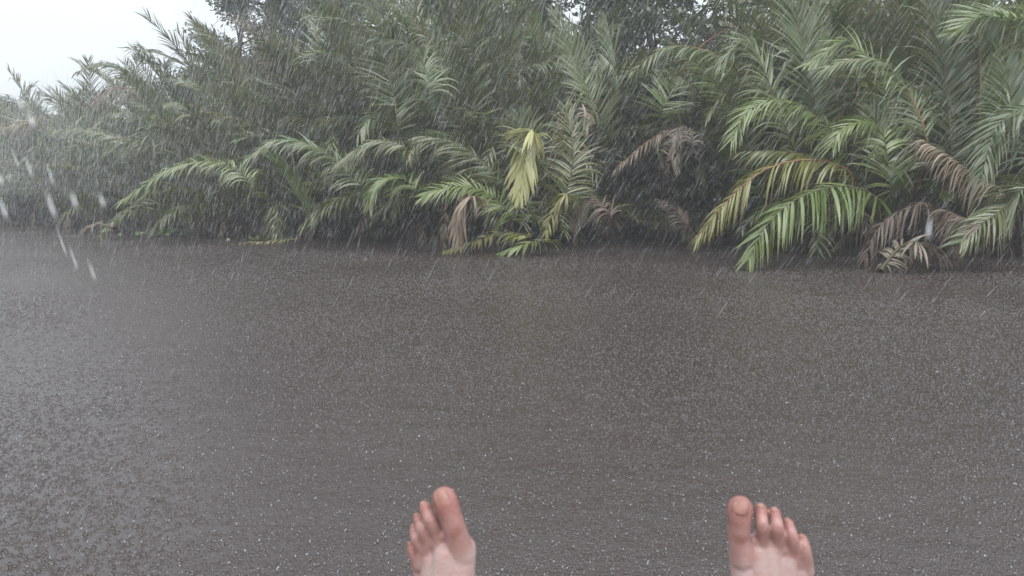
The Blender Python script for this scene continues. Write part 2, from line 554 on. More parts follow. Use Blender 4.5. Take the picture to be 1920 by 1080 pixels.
def arc(L, e0, arch, power, rng, n=28):
    """rachis in the xz plane, rising at e0 degrees and bending over by `arch` degrees"""
    s = np.linspace(0, 1, n)
    el = np.radians(e0 - arch * s ** power)
    az = np.radians(rng.normal(0, 10)) * s ** 2
    d = np.stack([np.cos(el) * np.cos(az), np.cos(el) * np.sin(az), np.sin(el)], 1)
    P = np.concatenate([[[0, 0, 0]], np.cumsum((d[1:] + d[:-1]) * 0.5 * L / (n - 1), axis=0)])
    return P


VAR = {}


def variant(kind, i, leaf, stalk, L, e0, arch, power, **kw):
    rng = np.random.default_rng(hash((len(VAR), i)) % 9999 + 100 * i)
    P = arc(L, e0, arch, power, rng)
    me = frond_mesh("frond", P, (-0.3, 0.05, 1.0) if e0 < 60 else (-1.0, 0.1, 0.35), leaf, stalk, rng, **kw)
    VAR.setdefault(kind, []).append(me)


for i in range(7):     # tall, near upright
    variant('tall', i, 'green', 'stalk', 7.4 + 0.5 * (i % 3), 86 - 2.0 * (i % 4), [28, 45, 62, 80, 38, 95, 55][i], 2.0, nleaf=58,
            Lmax=1.15, width=0.062, t0=0.22, vee=[30, 15, 35, 5, 22, 10, 28][i], droop=[.25, .45, .3, .6, .35, .7, .2][i], r0=0.05)
for i in range(6):     # mid, arching
    variant('mid', i, 'green', 'stalk', 6.2 + 0.4 * (i % 3), 72 - 3 * (i % 4), [70, 95, 115, 85, 130, 60][i], 1.8, nleaf=54,
            Lmax=1.05, width=0.06, t0=0.2, vee=[25, 10, 5, 30, 0, 20][i], droop=[.4, .6, .8, .35, .9, .5][i], r0=0.045)
for i in range(3):
    variant('midpale', i, 'pale', 'stalk', 6.2 + 0.3 * i, 74 - 4 * i, [75, 100, 55][i], 1.9, nleaf=54,
            Lmax=1.05, width=0.06, t0=0.2, vee=[25, 10, 30][i], droop=[.4, .7, .3][i], r0=0.045)
for i in range(5):     # low, leaning out
    variant('low', i, 'green', 'stalk', 4.3 + 0.35 * (i % 3), 52 - 6 * (i % 4), [80, 60, 95, 70, 50][i], 1.6, nleaf=44,
            Lmax=0.95, width=0.058, t0=0.18, vee=[15, 5, 0, 25, 10][i], droop=[.6, .8, .9, .5, .7][i], r0=0.04)
for i in range(3):
    variant('lowfresh', i, 'fresh', 'stalk', 4.0 + 0.35 * i, 56 - 6 * i, [80, 100, 60][i], 1.6, nleaf=44,
            Lmax=0.95, width=0.058, t0=0.18, vee=[20, 5, 15][i], droop=[.5, .8, .6][i], r0=0.036)
for i in range(4):     # dead, hanging
    variant('dead', i, 'dead', 'brown_stalk', 3.2 + 0.5 * i, [50, 62, 40, 70][i], [130, 150, 100, 165][i], 1.1, nleaf=34,
            Lmax=0.8, width=0.05, t0=0.2, vee=-5, droop=1.6, r0=0.035, miss=0.2, kink=0.3, ragged=0.25)
for i in range(2):
    variant('tan', i, 'yellow' if i else 'tan', 'red_stalk', 4.6, [68, 60][i], [120, 100][i], 1.5, nleaf=44,
            Lmax=0.95, width=0.055, t0=0.2, vee=0, droop=1.0, r0=0.036, miss=0.1, kink=0.15)


def stub_mesh(seed):
    rng = np.random.default_rng(seed)
    ch = []
    for k in range(15):
        az = rng.random() * 6.283
        el = math.radians(rng.uniform(25, 85))
        L = rng.uniform(0.4, 1.5)
        b = np.array([math.cos(az) * 0.22, math.sin(az) * 0.22, -0.15])
        d = np.array([math.cos(az) * math.cos(el), math.sin(az) * math.cos(el), math.sin(el)])
        P = np.stack([b + d * L * s + np.array([0, 0, -0.12]) * s * s for s in np.linspace(0, 1, 5)])
        vv, ff = tube(P, [0.10, 0.075, 0.06, 0.05, 0.02], 6)
        ch.append((vv, ff, 0))
    return make_mesh("leaf_base", ch, [M['stub']])


STUBS = [stub_mesh(s) for s in (1, 2, 3)]


def stalk_mesh(seed):
    rng = np.random.default_rng(seed)
    ch = []
    for k in range(11):
        az = rng.normal(0, 0.8)
        L = rng.uniform(0.7, 2.2)
        el = math.radians(rng.uniform(15, 75))
        p0 = np.array([0.15 + rng.uniform(0, 0.4), rng.normal(0, 0.6), -0.15])
        d = np.array([math.cos(az) * math.cos(el), math.sin(az) * math.cos(el), math.sin(el)])
        p1 = p0 + d * L * rng.uniform(0.5, 0.7)
        p2 = p1 + np.array([d[0], d[1], -rng.uniform(0.2, 1.4)]) * L * 0.5
        r = rng.uniform(0.012, 0.03)
        ch.append((*tube(spline([p0, p1, p2], 9), np.linspace(r, 0.005, 9), 5), 0))
    return make_mesh("dead_stalks", ch, [M['brown_stalk']])


STALKS = [stalk_mesh(s) for s in (4, 5, 6, 7)]


def place_frond(me, root, az, scale, tilt=0.0, name="frond", z=0.05):
    o = link(name, me, root)
    o.matrix_local = Matrix.Translation((math.cos(az) * 0.12, math.sin(az) * 0.12, z)) @ Matrix.Rotation(az, 4, 'Z') @ \
        Matrix.Rotation(tilt, 4, 'Y') @ Matrix.Diagonal((scale, scale * random.choice((1, -1)), scale, 1))
    return o


def palm(x, y, z, label, group, rng, tall=6, mid=6, low=4, dead=2, pale=1, fresh=0, tan=0, size=1.0):
    root = empty("nipa_palm", (x, y, z))
    tag(root, label, "palm", group)
    st = link("leaf_base", STUBS[rng.integers(3)], root)
    st.rotation_euler = (0, 0, rng.random() * 6.28)
    a0 = rng.random() * 6.28
    plan = ['tall'] * tall + ['midpale'] * pale + ['mid'] * mid + ['tan'] * tan + ['lowfresh'] * fresh + ['low'] * low + ['dead'] * dead
    face = math.atan2(-y, -x)                                 # towards the open water
    for i, kind in enumerate(plan):
        az = a0 + i * 2.39996 + rng.normal(0, 0.25)
        if kind in ('low', 'lowfresh', 'dead', 'tan'):        # low leaves only survive on the lit water side
            az = face + rng.uniform(-1.25, 1.25)
        me = VAR[kind][rng.integers(len(VAR[kind]))]
        s = size * rng.uniform(0.82, 1.12)
        nm = "dead_frond" if kind == 'dead' else "frond"
        o = place_frond(me, root, az, s, rng.normal(0, 0.07), nm)
        if kind == 'dead':
            o["label"] = "brown dead frond hanging down"
    return root


def hero(root, pts, leaf, stalk, seed, base=True, name="frond", label=None, **kw):
    """a frond traced as a real curve: list of (px, py, depth) turned into points, rooted at its palm's base"""
    P = [at(*p) for p in pts]
    rng = np.random.default_rng(seed)
    t0 = kw.pop('t0', 0.03)
    inv = root.matrix_basis.inverted() if root else Matrix.Identity(4)
    if base and root:
        b = root.location + Vector((0, -0.1, 0.15))
        full = spline([b] + P, 40)
        Lf = np.linalg.norm(np.diff(full, axis=0), axis=1)
        sarr = np.concatenate([[0], np.cumsum(Lf)]) / Lf.sum()
        j = np.argmin(np.linalg.norm(full - np.array(P[0]), axis=1))
        t0 = max(sarr[j], 0.04)
        P3 = full
    else:
        P3 = spline(P, 34)
    P3 = np.array([tuple(inv @ Vector(p)) for p in P3])
    kw.setdefault('wind', (-0.12, 0.0, -0.05))
    nh = kw.pop('nhint', (0.0, -0.45, 1.0))
    me = frond_mesh("frond", P3, nh, leaf, stalk, rng, t0=t0, **kw)
    o = link(name, me, root)
    if label:
        o["label"] = label
    return o


# ------------------------------------------------------------------ the palms
FRONT_GROUP = "nipa palms along the water's edge"
FRONT = [  # column, metres back, label, counts
    (-150, 0.8, "hazy palm at the far left end, beyond the picture edge", {}),
    (-40, 0.8, "pale hazy palm furthest left along the bank, with an orange-brown frond", dict(tan=1)),
    (55, 0.9, "misty palm at the left, above the shore and under the low hazy tree", dict(dead=3)),
    (125, 0.8, "misty palm with a brown-tipped frond bowing left over the far bank", dict(dead=3)),
    (190, 0.7, "hazy palm whose tall frond bends left against the white sky", {}),
    (255, 0.8, "grey-green palm just behind the bright clump of floating plants", dict(dead=3)),
    (330, 0.8, "grey-green palm right of the floating plants, fronds hanging to the water", {}),
    (405, 0.7, "palm with a long light green frond arching low to the left", {}),
    (480, 0.9, "grey-green palm above the yellow floating branch", dict(dead=3)),
    (550, 0.8, "palm with one broad green blade slanting down to the right", {}),
    (620, 0.9, "misty palm between the slanting blade and the long left-arching frond", {}),
    (690, 0.6, "palm with a long pale green frond arching far out to the left", {}),
    (760, 0.9, "palm with a tall dark upright frond like a feather against the haze", dict(dead=3)),
    (815, 0.5, "palm with a short bright frond curling down to the left", dict(fresh=1)),
    (885, 0.6, "low palm with a broad green fan over a bunch of tan dead leaves", dict(tall=4, fresh=1)),
    (960, 0.8, "palm behind the two yellow-green fronds lying on the water", {}),
    (1035, 0.6, "palm with a large cream-yellow frond hanging down", dict(tall=5)),
    (1105, 1.0, "palm with brown strips hanging by its stalks, right of the cream frond", dict(dead=3)),
    (1175, 0.9, "palm with a tall half-sided frond standing like a sail", {}),
    (1240, 1.0, "palm with a bright green fan frond and a snapped red stalk", dict(fresh=1, tall=4)),
    (1305, 1.1, "palm with a bleached dead frond hanging under its crown", dict(dead=3, tall=4)),
    (1375, 1.1, "dark palm in the gap left of the bright arching fronds", dict(tall=4, dead=3)),
    (1500, 1.6, "green palm behind the yellow frond with the red stalk", dict(fresh=1)),
    (1665, 1.0, "large palm with bright green and yellow fronds arching low to the water", dict(tall=5, low=2, fresh=1)),
    (1745, 1.2, "palm with tall dark fronds above the brown dead frond on the water", dict(dead=3)),
    (1830, 1.0, "palm with a bright yellow-green upright frond and a brown drooping one", dict(dead=3, fresh=1)),
    (1915, 0.9, "pale-leaved palm cut by the right edge of the photo", dict(pale=3, fresh=1)),
    (2020, 0.9, "palm beyond the right edge with dark low fronds", dict(fresh=1)),
    (2150, 0.9, "outermost palm past the right edge of the view", {}),
]
rngp = np.random.default_rng(21)


def SKY(px):
    return float(np.interp(px, [-100, 60, 150, 250, 330, 420, 520, 900, 1400], [1.0, 1.06, 1.0, 0.88, 0.88, 0.98, 1.1, 1.05, 1.0]))

HERO = {}
for px, back, label, kw in FRONT:
    x, y = shore(px, back + (1.5 if px > 1400 else 0.6 if px > 500 else 0.0))
    a = dict(tall=6, mid=6, low=4, dead=2, pale=1)
    if px < 1000:
        a['low'] = 7
    a.update(kw)
    root = HERO[px] = palm(x, y, 0.15, label, FRONT_GROUP, rngp, size=rngp.uniform(0.88, 1.0) * SKY(px), **a)
    o = link("dead_stalks", STALKS[rngp.integers(4)], root)
    o.rotation_euler = (0, 0, math.atan2(-y, -x) + rngp.normal(0, 0.3))

ZONES = [(-260, 330, "far left"), (330, 820, "left"), (820, 1400, "middle"), (1400, 2250, "right")]
ROWLBL = {
    (1, "far left"): "pale misty palm packed behind the farthest waterside palms",
    (1, "left"): "hazy grey-green palm packed behind the waterside palms left of the cream frond",
    (1, "middle"): "palm packed behind the waterside palms around the cream hanging frond",
    (1, "right"): "green palm packed behind the bright arching palms at the right",
    (2, "far left"): "faint palm in the rearmost rows at the misty end of the bank",
    (2, "left"): "hazy palm in the rear rows under the tall trees, left half",
    (2, "middle"): "palm in the rear rows below the dark tree crowns in the middle",
    (2, "right"): "palm in the rear rows behind the right-hand palms",
}
for row, back, step in ((1, 2.6, 78), (2, 4.9, 88), (2, 7.6, 105)):
    px = -230 + 20 * row
    while px < 2200:
        zn = next((z for a, b, z in ZONES if a <= px < b), "right")
        x, y = shore(px + rngp.normal(0, 12), back + 0.6 + rngp.normal(0, 0.4))
        palm(x, y, 0.35, ROWLBL[(row, zn)], "palms behind the front row, " + zn + (" second row" if row == 1 else " rear rows"), rngp,
             tall=7, mid=5, low=1 if row == 1 else 0, dead=1, pale=2, size=rngp.uniform(0.9, 1.08) * SKY(px))
        px += step * rngp.uniform(0.85, 1.15) * (0.75 if px < 400 else 1.0)

# ---- fronds one can pick out in the photograph
D = dict(r0=0.035)
r1 = HERO[1665]
hero(r1, [(1655, 385, 14.6), (1610, 352, 14.2), (1550, 352, 13.8), (1485, 378, 13.5), (1435, 425, 13.3), (1402, 488, 13.2)], 'fresh', 'stalk', 1,
     nleaf=60, Lmax=1.15, width=0.075, vee=-25, droop=1.0, fwd=(80, 25), kink=0.02, ragged=0.06, miss=0.01, **D)
hero(r1, [(1600, 330, 15.0), (1530, 300, 14.7), (1440, 315, 14.4), (1365, 375, 14.2), (1305, 450, 14.0)], 'yellow', 'red_stalk', 2,
     nleaf=78, Lmax=1.0, width=0.045, vee=-20, droop=1.3, fwd=(60, 20), label="yellowing frond with a red stalk", **D)
hero(r1, [(1625, 355, 15.2), (1560, 305, 15.1), (1480, 285, 15.0), (1395, 284, 14.9)], 'green', 'stalk', 3,
     nleaf=72, Lmax=1.0, width=0.045, vee=-15, droop=1.0, **D)
hero(r1, [(1610, 330, 15.6), (1550, 235, 15.3), (1470, 188, 15.0), (1405, 205, 14.8), (1372, 262, 14.7)], 'fresh', 'stalk', 4,
     nleaf=78, Lmax=1.05, width=0.045, vee=0, droop=0.9, **D)
hero(r1, [(1665, 330, 14.9), (1655, 250, 14.7), (1620, 226, 14.5), (1575, 245, 14.4), (1560, 275, 14.35)], 'fresh', 'stalk', 5,
     nleaf=68, Lmax=0.9, width=0.045, vee=0, droop=0.9, **D)
hero(r1, [(1672, 370, 14.8), (1662, 290, 14.8), (1635, 210, 14.9)], 'green', 'stalk', 6, nleaf=62, Lmax=1.0, width=0.045, vee=20, droop=0.3, nhint=(0, -1, 0.2), **D)
hero(r1, [(1735, 300, 15.2), (1712, 190, 15.0), (1660, 122, 14.8), (1605, 110, 14.7), (1545, 128, 14.6)], 'pale', 'red_stalk', 7,
     nleaf=84, Lmax=1.1, width=0.048, vee=0, droop=0.8, **D)
hero(r1, [(1690, 300, 15.8), (1650, 150, 15.8), (1590, 78, 15.7), (1520, 118, 15.6)], 'fresh', 'stalk', 8, nleaf=78, Lmax=1.1, width=0.048, vee=10, droop=0.6, **D)
r2 = HERO[1830]
hero(r2, [(1890, 372, 14.6), (1840, 335, 14.3), (1785, 295, 14.1), (1728, 262, 14.0)], 'tan', 'brown_stalk', 9,
     nleaf=62, Lmax=0.85, width=0.041, vee=-30, droop=2.0, kink=0.15, label="brown withered frond", **D)
hero(r2, [(1838, 260, 15.0), (1838, 120, 15.0), (1832, -30, 15.0)], 'fresh', 'red_stalk', 10, nleaf=94, Lmax=1.2, width=0.053, vee=70, droop=0.15,
     fwd=(35, 15), one_side=1, nhint=(0.4, -1, 0.1), label="bright yellow-green upright frond", **D)
hero(r2, [(1930, 330, 14.4), (1900, 210, 14.3), (1885, 120, 14.3)], 'pale', 'stalk', 11, nleaf=72, Lmax=1.0, width=0.048, vee=15, droop=0.35, nhint=(0, -1, 0.2), **D)
r3 = HERO[1745]
hero(r3, [(1782, 330, 15.4), (1772, 130, 15.4), (1745, -40, 15.5)], 'green', 'stalk', 12, nleaf=100, Lmax=1.15, width=0.048, vee=20, droop=0.3, nhint=(0, -1, 0.2), **D)
hero(r3, [(1745, 385, 14.2), (1690, 395, 13.9), (1645, 430, 13.8), (1620, 488, 13.8)], 'dead', 'brown_stalk', 13, name="dead_frond",
     nleaf=53, Lmax=0.7, width=0.037, vee=-20, droop=1.8, kink=0.2, label="brown dead frond hanging down", **D)
hero(r3, [(1860, 440, 13.6), (1800, 405, 13.4), (1760, 390, 13.3)], 'dead', 'brown_stalk', 14, name="dead_frond",
     nleaf=47, Lmax=0.9, width=0.037, vee=-20, droop=1.8, kink=0.2, label="brown dead frond hanging down", **D)
r4 = HERO[1915]
hero(r4, [(1930, 355, 13.6), (1890, 385, 13.4), (1840, 420, 13.2), (1800, 455, 13.1)], 'green', 'stalk', 15, nleaf=62, Lmax=0.9, width=0.045, vee=5, droop=0.7, **D)
hero(r4, [(1990, 260, 14.0), (1930, 205, 13.9), (1870, 235, 13.8), (1840, 330, 13.7)], 'pale', 'stalk', 16, nleaf=72, Lmax=1.0, width=0.053, vee=0, droop=0.9, **D)
hero(r4, [(2000, 90, 14.5), (1930, 50, 14.4), (1850, 30, 14.3), (1790, 60, 14.2)], 'fresh', 'stalk', 61, nleaf=78, Lmax=1.1, width=0.048, vee=25, droop=0.3, **D)

c1 = HERO[1035]
hero(c1, [(1004, 260, 17.5), (992, 268, 17.46), (984, 300, 17.42), (979, 335, 17.4), (975, 366, 17.4)], 'cream', 'stalk', 20,
     nleaf=48, Lmax=1.0, width=0.085, vee=-4, droop=0.9, fwd=(58, 14), kink=0.0, ragged=0.05, miss=0.0, label="cream-yellow frond hanging down", **D)
hero(c1, [(1065, 370, 17.6), (1045, 380, 17.4), (1022, 440, 17.3)], 'yellow', 'stalk', 21, nleaf=47, Lmax=0.6, width=0.045, vee=-10, droop=1.3, **D)
hero(c1, [(1050, 400, 18.2), (1075, 300, 18.1), (1060, 200, 18.1)], 'green', 'stalk', 22, nleaf=72, Lmax=1.0, width=0.045, vee=15, droop=0.5, nhint=(0, -1, 0.2), **D)
c2 = HERO[885]
hero(c2, [(955, 415, 17.9), (935, 378, 17.7), (895, 354, 17.5), (845, 350, 17.3), (795, 368, 17.2)], 'fresh', 'stalk', 23,
     nleaf=78, Lmax=1.0, width=0.045, vee=-15, droop=0.8, fwd=(80, 30), ragged=0.06, **D)
hero(c2, [(935, 360, 18.0), (905, 305, 17.9), (850, 266, 17.8), (785, 254, 17.7)], 'green', 'stalk', 24, nleaf=78, Lmax=0.95, width=0.045, vee=20, droop=0.4, **D)
hero(c2, [(890, 372, 17.0), (868, 380, 16.9), (858, 415, 16.9), (862, 455, 16.9)], 'tan', 'brown_stalk', 25, name="dead_frond",
     nleaf=56, Lmax=0.75, width=0.048, vee=-10, droop=1.8, kink=0.1, label="tan dead frond hanging in a bunch", **D)
hero(c2, [(975, 330, 18.3), (985, 280, 18.2), (975, 220, 18.2)], 'green', 'stalk', 26, nleaf=72, Lmax=1.0, width=0.045, vee=15, droop=0.5, nhint=(0, -1, 0.2), **D)
c3 = HERO[815]
hero(c3, [(790, 372, 18.6), (762, 338, 18.5), (725, 332, 18.4), (702, 352, 18.3), (692, 392, 18.3)], 'fresh', 'stalk', 27, nleaf=62, Lmax=0.8, width=0.045, vee=-5, droop=0.9, **D)
hero(c3, [(775, 300, 18.8), (720, 262, 18.7), (670, 278, 18.6), (630, 308, 18.5)], 'green', 'stalk', 28, nleaf=68, Lmax=0.8, width=0.041, vee=-10, droop=0.9, **D)
m1 = HERO[760]
hero(m1, [(748, 265, 19.2), (738, 180, 19.2), (718, 80, 19.2), (700, -30, 19.2)], 'green', 'stalk', 29, nleaf=88, Lmax=1.1, width=0.053, vee=10, droop=0.25,
     fwd=(62, 35), nhint=(0, -1, 0.2), label="tall dark upright frond", **D)
hero(m1, [(800, 220, 19.6), (795, 120, 19.4), (760, 80, 19.2), (705, 72, 19.1)], 'pale', 'stalk', 30, nleaf=78, Lmax=1.0, width=0.048, vee=5, droop=0.8, **D)
m2 = HERO[690]
hero(m2, [(690, 370, 19.4), (650, 320, 19.1), (595, 278, 18.8), (525, 262, 18.6), (462, 298, 18.4)], 'pale', 'stalk', 31,
     nleaf=88, Lmax=0.95, width=0.048, vee=-5, droop=0.9, **D)
m3 = HERO[550]
hero(m3, [(584, 412, 20.6), (560, 370, 20.4), (530, 325, 20.3), (505, 288, 20.2)], 'fresh', 'stalk', 32, base=False, nleaf=78, Lmax=1.0, width=0.053, vee=20, droop=0.1,
     fwd=(35, 12), one_side=1, nhint=(0, -1, 0.2), label="broad green blade slanting down", **D)
m4 = HERO[405]
hero(m4, [(470, 370, 22.0), (450, 322, 21.8), (400, 303, 21.6), (330, 312, 21.4), (275, 345, 21.3), (222, 382, 21.2)], 'fresh', 'stalk', 33,
     nleaf=84, Lmax=0.9, width=0.045, vee=-10, droop=1.0, **D)
m5 = HERO[190]
hero(m5, [(285, 230, 30.0), (262, 170, 29.8), (228, 132, 29.6), (190, 118, 29.5), (146, 134, 29.4)], 'green', 'stalk', 34, nleaf=78, Lmax=1.1, width=0.053, vee=5, droop=0.7, **D)
m6 = HERO[125]
hero(m6, [(290, 300, 27.0), (240, 265, 27.0), (170, 245, 27.0), (110, 244, 27.0), (78, 258, 27.0)], 'pale', 'red_stalk', 35, nleaf=78, Lmax=0.9, width=0.045, vee=-5, droop=1.0, **D)
hero(HERO[-40], [(60, 250, 33.0), (30, 235, 33.0), (-30, 230, 33.0)], 'tan', 'red_stalk', 36, nleaf=62, Lmax=1.0, width=0.053, vee=-5, droop=0.9, **D)
m7 = HERO[1175]
hero(m7, [(1162, 215, 20.4), (1155, 120, 20.4), (1138, 40, 20.4)], 'pale', 'stalk', 37, nleaf=84, Lmax=1.0, width=0.056, vee=20, droop=0.15, fwd=(38, 18),
     one_side=-1, nhint=(0, -1, 0.15), **D)
hero(m7, [(1140, 260, 20.2), (1085, 130, 20.2), (1040, 20, 20.2)], 'pale', 'stalk', 38, nleaf=88, Lmax=1.0, width=0.053, vee=30, droop=0.2, nhint=(0.3, -1, 0.2), **D)
m8 = HERO[1240]
hero(m8, [(1238, 240, 20.5), (1255, 180, 20.4), (1272, 138, 20.4)], 'fresh', 'stalk', 39, nleaf=41, Lmax=1.0, width=0.056, vee=10, droop=0.15, fwd=(75, 45), nhint=(0, -1, 0.2),
     label="bright green fan frond", **D)
hero(m8, [(1270, 140, 20.4), (1310, 90, 20.2), (1375, 45, 20.0)], 'dead', 'red_stalk', 40, base=False, nleaf=28, Lmax=0.6, width=0.030, vee=-10, droop=1.5, miss=0.4, **D)
hero(m8, [(1245, 330, 20.0), (1265, 245, 19.8), (1220, 262, 19.6), (1150, 322, 19.4)], 'tan', 'red_stalk', 41, nleaf=62, Lmax=0.55, width=0.038, vee=-15, droop=1.6, miss=0.15, **D)
m9 = HERO[1305]
hero(m9, [(1300, 300, 19.6), (1290, 245, 19.3), (1275, 235, 19.2), (1268, 270, 19.1), (1272, 322, 19.1)], 'grey', 'brown_stalk', 42, name="dead_frond",
     nleaf=62, Lmax=0.55, width=0.034, vee=0, droop=1.6, kink=0.2, label="bleached dead frond hanging down", **D)
m10 = HERO[1105]
hero(m10, [(1080, 330, 19.6), (1075, 230, 19.4), (1090, 190, 19.2), (1105, 240, 19.1)], 'tan', 'brown_stalk', 43, name="dead_frond", nleaf=31, Lmax=0.9, width=0.053,
     vee=0, droop=1.8, miss=0.3, label="brown strips of a dead frond", **D)
hero(m10, [(1150, 420, 18.4), (1120, 375, 18.3), (1095, 385, 18.2), (1080, 420, 18.2)], 'dead', 'brown_stalk', 44, name="dead_frond", nleaf=47, Lmax=0.7, width=0.037,
     vee=-10, droop=1.6, label="brown dead frond hanging down", **D)
hero(HERO[1375], [(1310, 440, 18.6), (1270, 395, 18.4), (1235, 375, 18.3)], 'dead', 'red_stalk', 45, name="dead_frond", nleaf=56, Lmax=0.6, width=0.034, vee=10, droop=0.8,
     label="reddish brown dead frond", **D)
hero(HERO[1500], [(1500, 330, 16.6), (1440, 150, 16.4), (1400, 75, 16.3), (1350, 120, 16.2)], 'pale', 'stalk', 46, nleaf=84, Lmax=1.1, width=0.045, vee=5, droop=0.7, **D)
hero(HERO[1500], [(1530, 250, 16.8), (1500, 60, 16.7), (1470, -20, 16.7)], 'pale', 'stalk', 47, nleaf=90, Lmax=1.2, width=0.053, vee=25, droop=0.15, nhint=(0.1, -1, 0.2), **D)

rngf = np.random.default_rng(77)
KEYS = np.array(sorted(HERO))
for k in range(64):
    bx = rngf.uniform(40, 1480)
    dpt = float(np.interp(bx, SHORE_X, SHORE[:, 1])) + rngf.uniform(-0.2, 0.7) + (0.5 if bx > 500 else 0)
    kpx = F_PX / dpt                                           # pixels per metre there
    L = rngf.uniform(2.4, 4.4)
    h0 = rngf.uniform(1.0, 4.6)                                # height where the leaflets begin
    by = HOR + (EYE - h0) * kpx
    lean = -1 if rngf.random() < 0.68 else 1
    kind = rngf.choice(['green', 'pale', 'fresh', 'dead', 'yellow'], p=[0.50, 0.24, 0.12, 0.10, 0.04])
    st = 'brown_stalk' if kind == 'dead' else rngf.choice(['stalk', 'stalk', 'red_stalk'])
    pal = HERO[int(KEYS[np.argmin(np.abs(KEYS - bx + lean * 20))])]
    if rngf.random() < 0.5:                                    # bowing over
        c = [(0, 0), (0.32 * lean, 0.42), (0.72 * lean, 0.55), (1.02 * lean, 0.36)]
        kw = dict(vee=rngf.uniform(-10, 12), droop=rngf.uniform(0.6, 1.1))
    else:                                                      # rising
        c = [(0, 0), (0.14 * lean, 0.45), (0.36 * lean, 0.86), (0.6 * lean, 1.05)]
        kw = dict(vee=rngf.uniform(5, 28), droop=rngf.uniform(0.2, 0.5), nhint=(0.1 * lean, -1, 0.25))
    if kind == 'dead':
        kw['droop'] = 1.6
    pts = [(bx + cx * L * kpx, by - cz * L * kpx, dpt - 0.35 * i) for i, (cx, cz) in enumerate(c)]
    o = hero(pal, pts, kind, st, 500 + k, name="dead_frond" if kind == 'dead' else "frond", nleaf=int(15 * L), Lmax=rngf.uniform(0.8, 1.1), width=0.051, **kw, **D)
    if kind == 'dead':
        o["label"] = "brown dead frond hanging down"
    elif kind == 'yellow':
        o["label"] = "yellowing frond"

# ---- fronds that lie on the water
def fallen(pts, leaf, stalk, seed, label, **kw):
    P = [at(*p) for p in pts]
    loc = P[len(P) // 2].copy(); loc.z = 0
    root_obj = bpy.data.objects.new("fallen_frond", None)
    rng = np.random.default_rng(seed)
    A = np.array([tuple(p - loc) for p in P])
    me = frond_mesh("fallen_frond", spline(A, 26), (0, -0.3, 1), leaf, stalk, rng, t0=0.05, wind=(0, 0, 0), **kw)
    bpy.data.objects.remove(root_obj)
    o = link("fallen_frond", me)
    o.location = loc
    tag(o, label, "palm frond", "palm fronds lying on the water")
    return o


def wat(px, py, lift=0.0):
    p = ground(px, py, lift)
    return (px, py, to_px(p)[2])


fallen([wat(1000, 446, .45), wat(940, 436, .5), wat(890, 452, .3), wat(832, 473, .05)], 'yellow', 'stalk', 51,
       "green and yellow frond dipping into the water, below the tan dead leaves", nleaf=34, Lmax=0.6, width=0.075, vee=0, droop=0.8, r0=0.03)
fallen([wat(1045, 452, .3), wat(1010, 453, .35), wat(970, 462, .25), wat(935, 475, .04)], 'fresh', 'stalk', 52,
       "yellow-green frond lying on the water below the cream frond", nleaf=30, Lmax=0.6, width=0.075, vee=0, droop=0.8, r0=0.03)
fallen([wat(1650, 508, .04), wat(1672, 480, .3), wat(1700, 455, .55), wat(1735, 462, .5), wat(1778, 494, .1)], 'grey', 'stalk', 53,
       "half dead frond with bleached leaflets on the water below the right palms", nleaf=40, Lmax=0.55, width=0.06, vee=-5, droop=1.0, r0=0.03)
fallen([wat(560, 448, .15), wat(520, 450, .12), wat(480, 454, .06), wat(430, 458, .02)], 'yellow', 'stalk', 54,
       "thin yellow frond floating at the left bank, right of the green plants", nleaf=26, Lmax=0.3, width=0.035, vee=0, droop=0.5, r0=0.02, miss=0.3)
fallen([wat(215, 428, .6), wat(190, 420, .7), wat(165, 425, .5), wat(160, 434, .05)], 'dead', 'brown_stalk', 55,
       "brown frond hooked over the water at the misty left bank", nleaf=24, Lmax=0.5, width=0.06, vee=0, droop=1.2, r0=0.03)


# ---- floating water plants
def water_plant(px, py, seed, n, sx, sy, label):
    rng = np.random.default_rng(seed)
    c = ground(px, py)
    V, Fq, lv = [], [], []
    for i in range(n):
        x, y = rng.normal(0, sx), rng.normal(0, sy)
        h = abs(rng.normal(0.14, 0.09)) * math.exp(-(x / sx) ** 2 * 0.4) + 0.02
        r = rng.uniform(0.05, 0.10)
        nrm = unit(np.array([[rng.normal(0, .5), rng.normal(-0.3, .5), 1]]))[0]
        a = unit(np.cross(nrm, [1, 0.2, 0])[None])[0]
        b = np.cross(nrm, a)
        th = np.arange(8) / 8 * 6.283
        ring = np.array([x, y, h]) + r * (np.cos(th)[:, None] * a * 1.25 + np.sin(th)[:, None] * b)
        o = len(V) * 8
        V.append(ring)
        Fq.append(np.arange(8) + o)
        lv.append(np.full(8, rng.random()))
    me = make_mesh("leaves", [(np.vstack(V), np.array(Fq), 0)], [M['water_leaf']], attrs={"leaflet": [np.concatenate(lv)], "along": [np.zeros(8 * n)]})
    root = empty("water_plant", c)
    link("leaves", me, root)
    ch = []
    for k in range(18):
        x, y = rng.normal(0, sx * 0.7), rng.normal(0, sy * 0.7)
        vv, ff = tube(np.array([[x, y, -0.05], [x + 0.02, y, 0.05], [x + 0.05, y - 0.03, 0.16]]), [0.01, 0.008, 0.006], 5)
        ch.append((vv, ff, 0))
    link("stems", make_mesh("stems", ch, [M['stalk']]), root)
    tag(root, label, "water plant")


water_plant(312, 441, 3, 260, 0.62, 0.4, "bright green clump of round-leaved plants floating at the left bank")
water_plant(505, 451, 4, 60, 0.45, 0.2, "small sparse patch of floating plants beside the thin yellow frond")


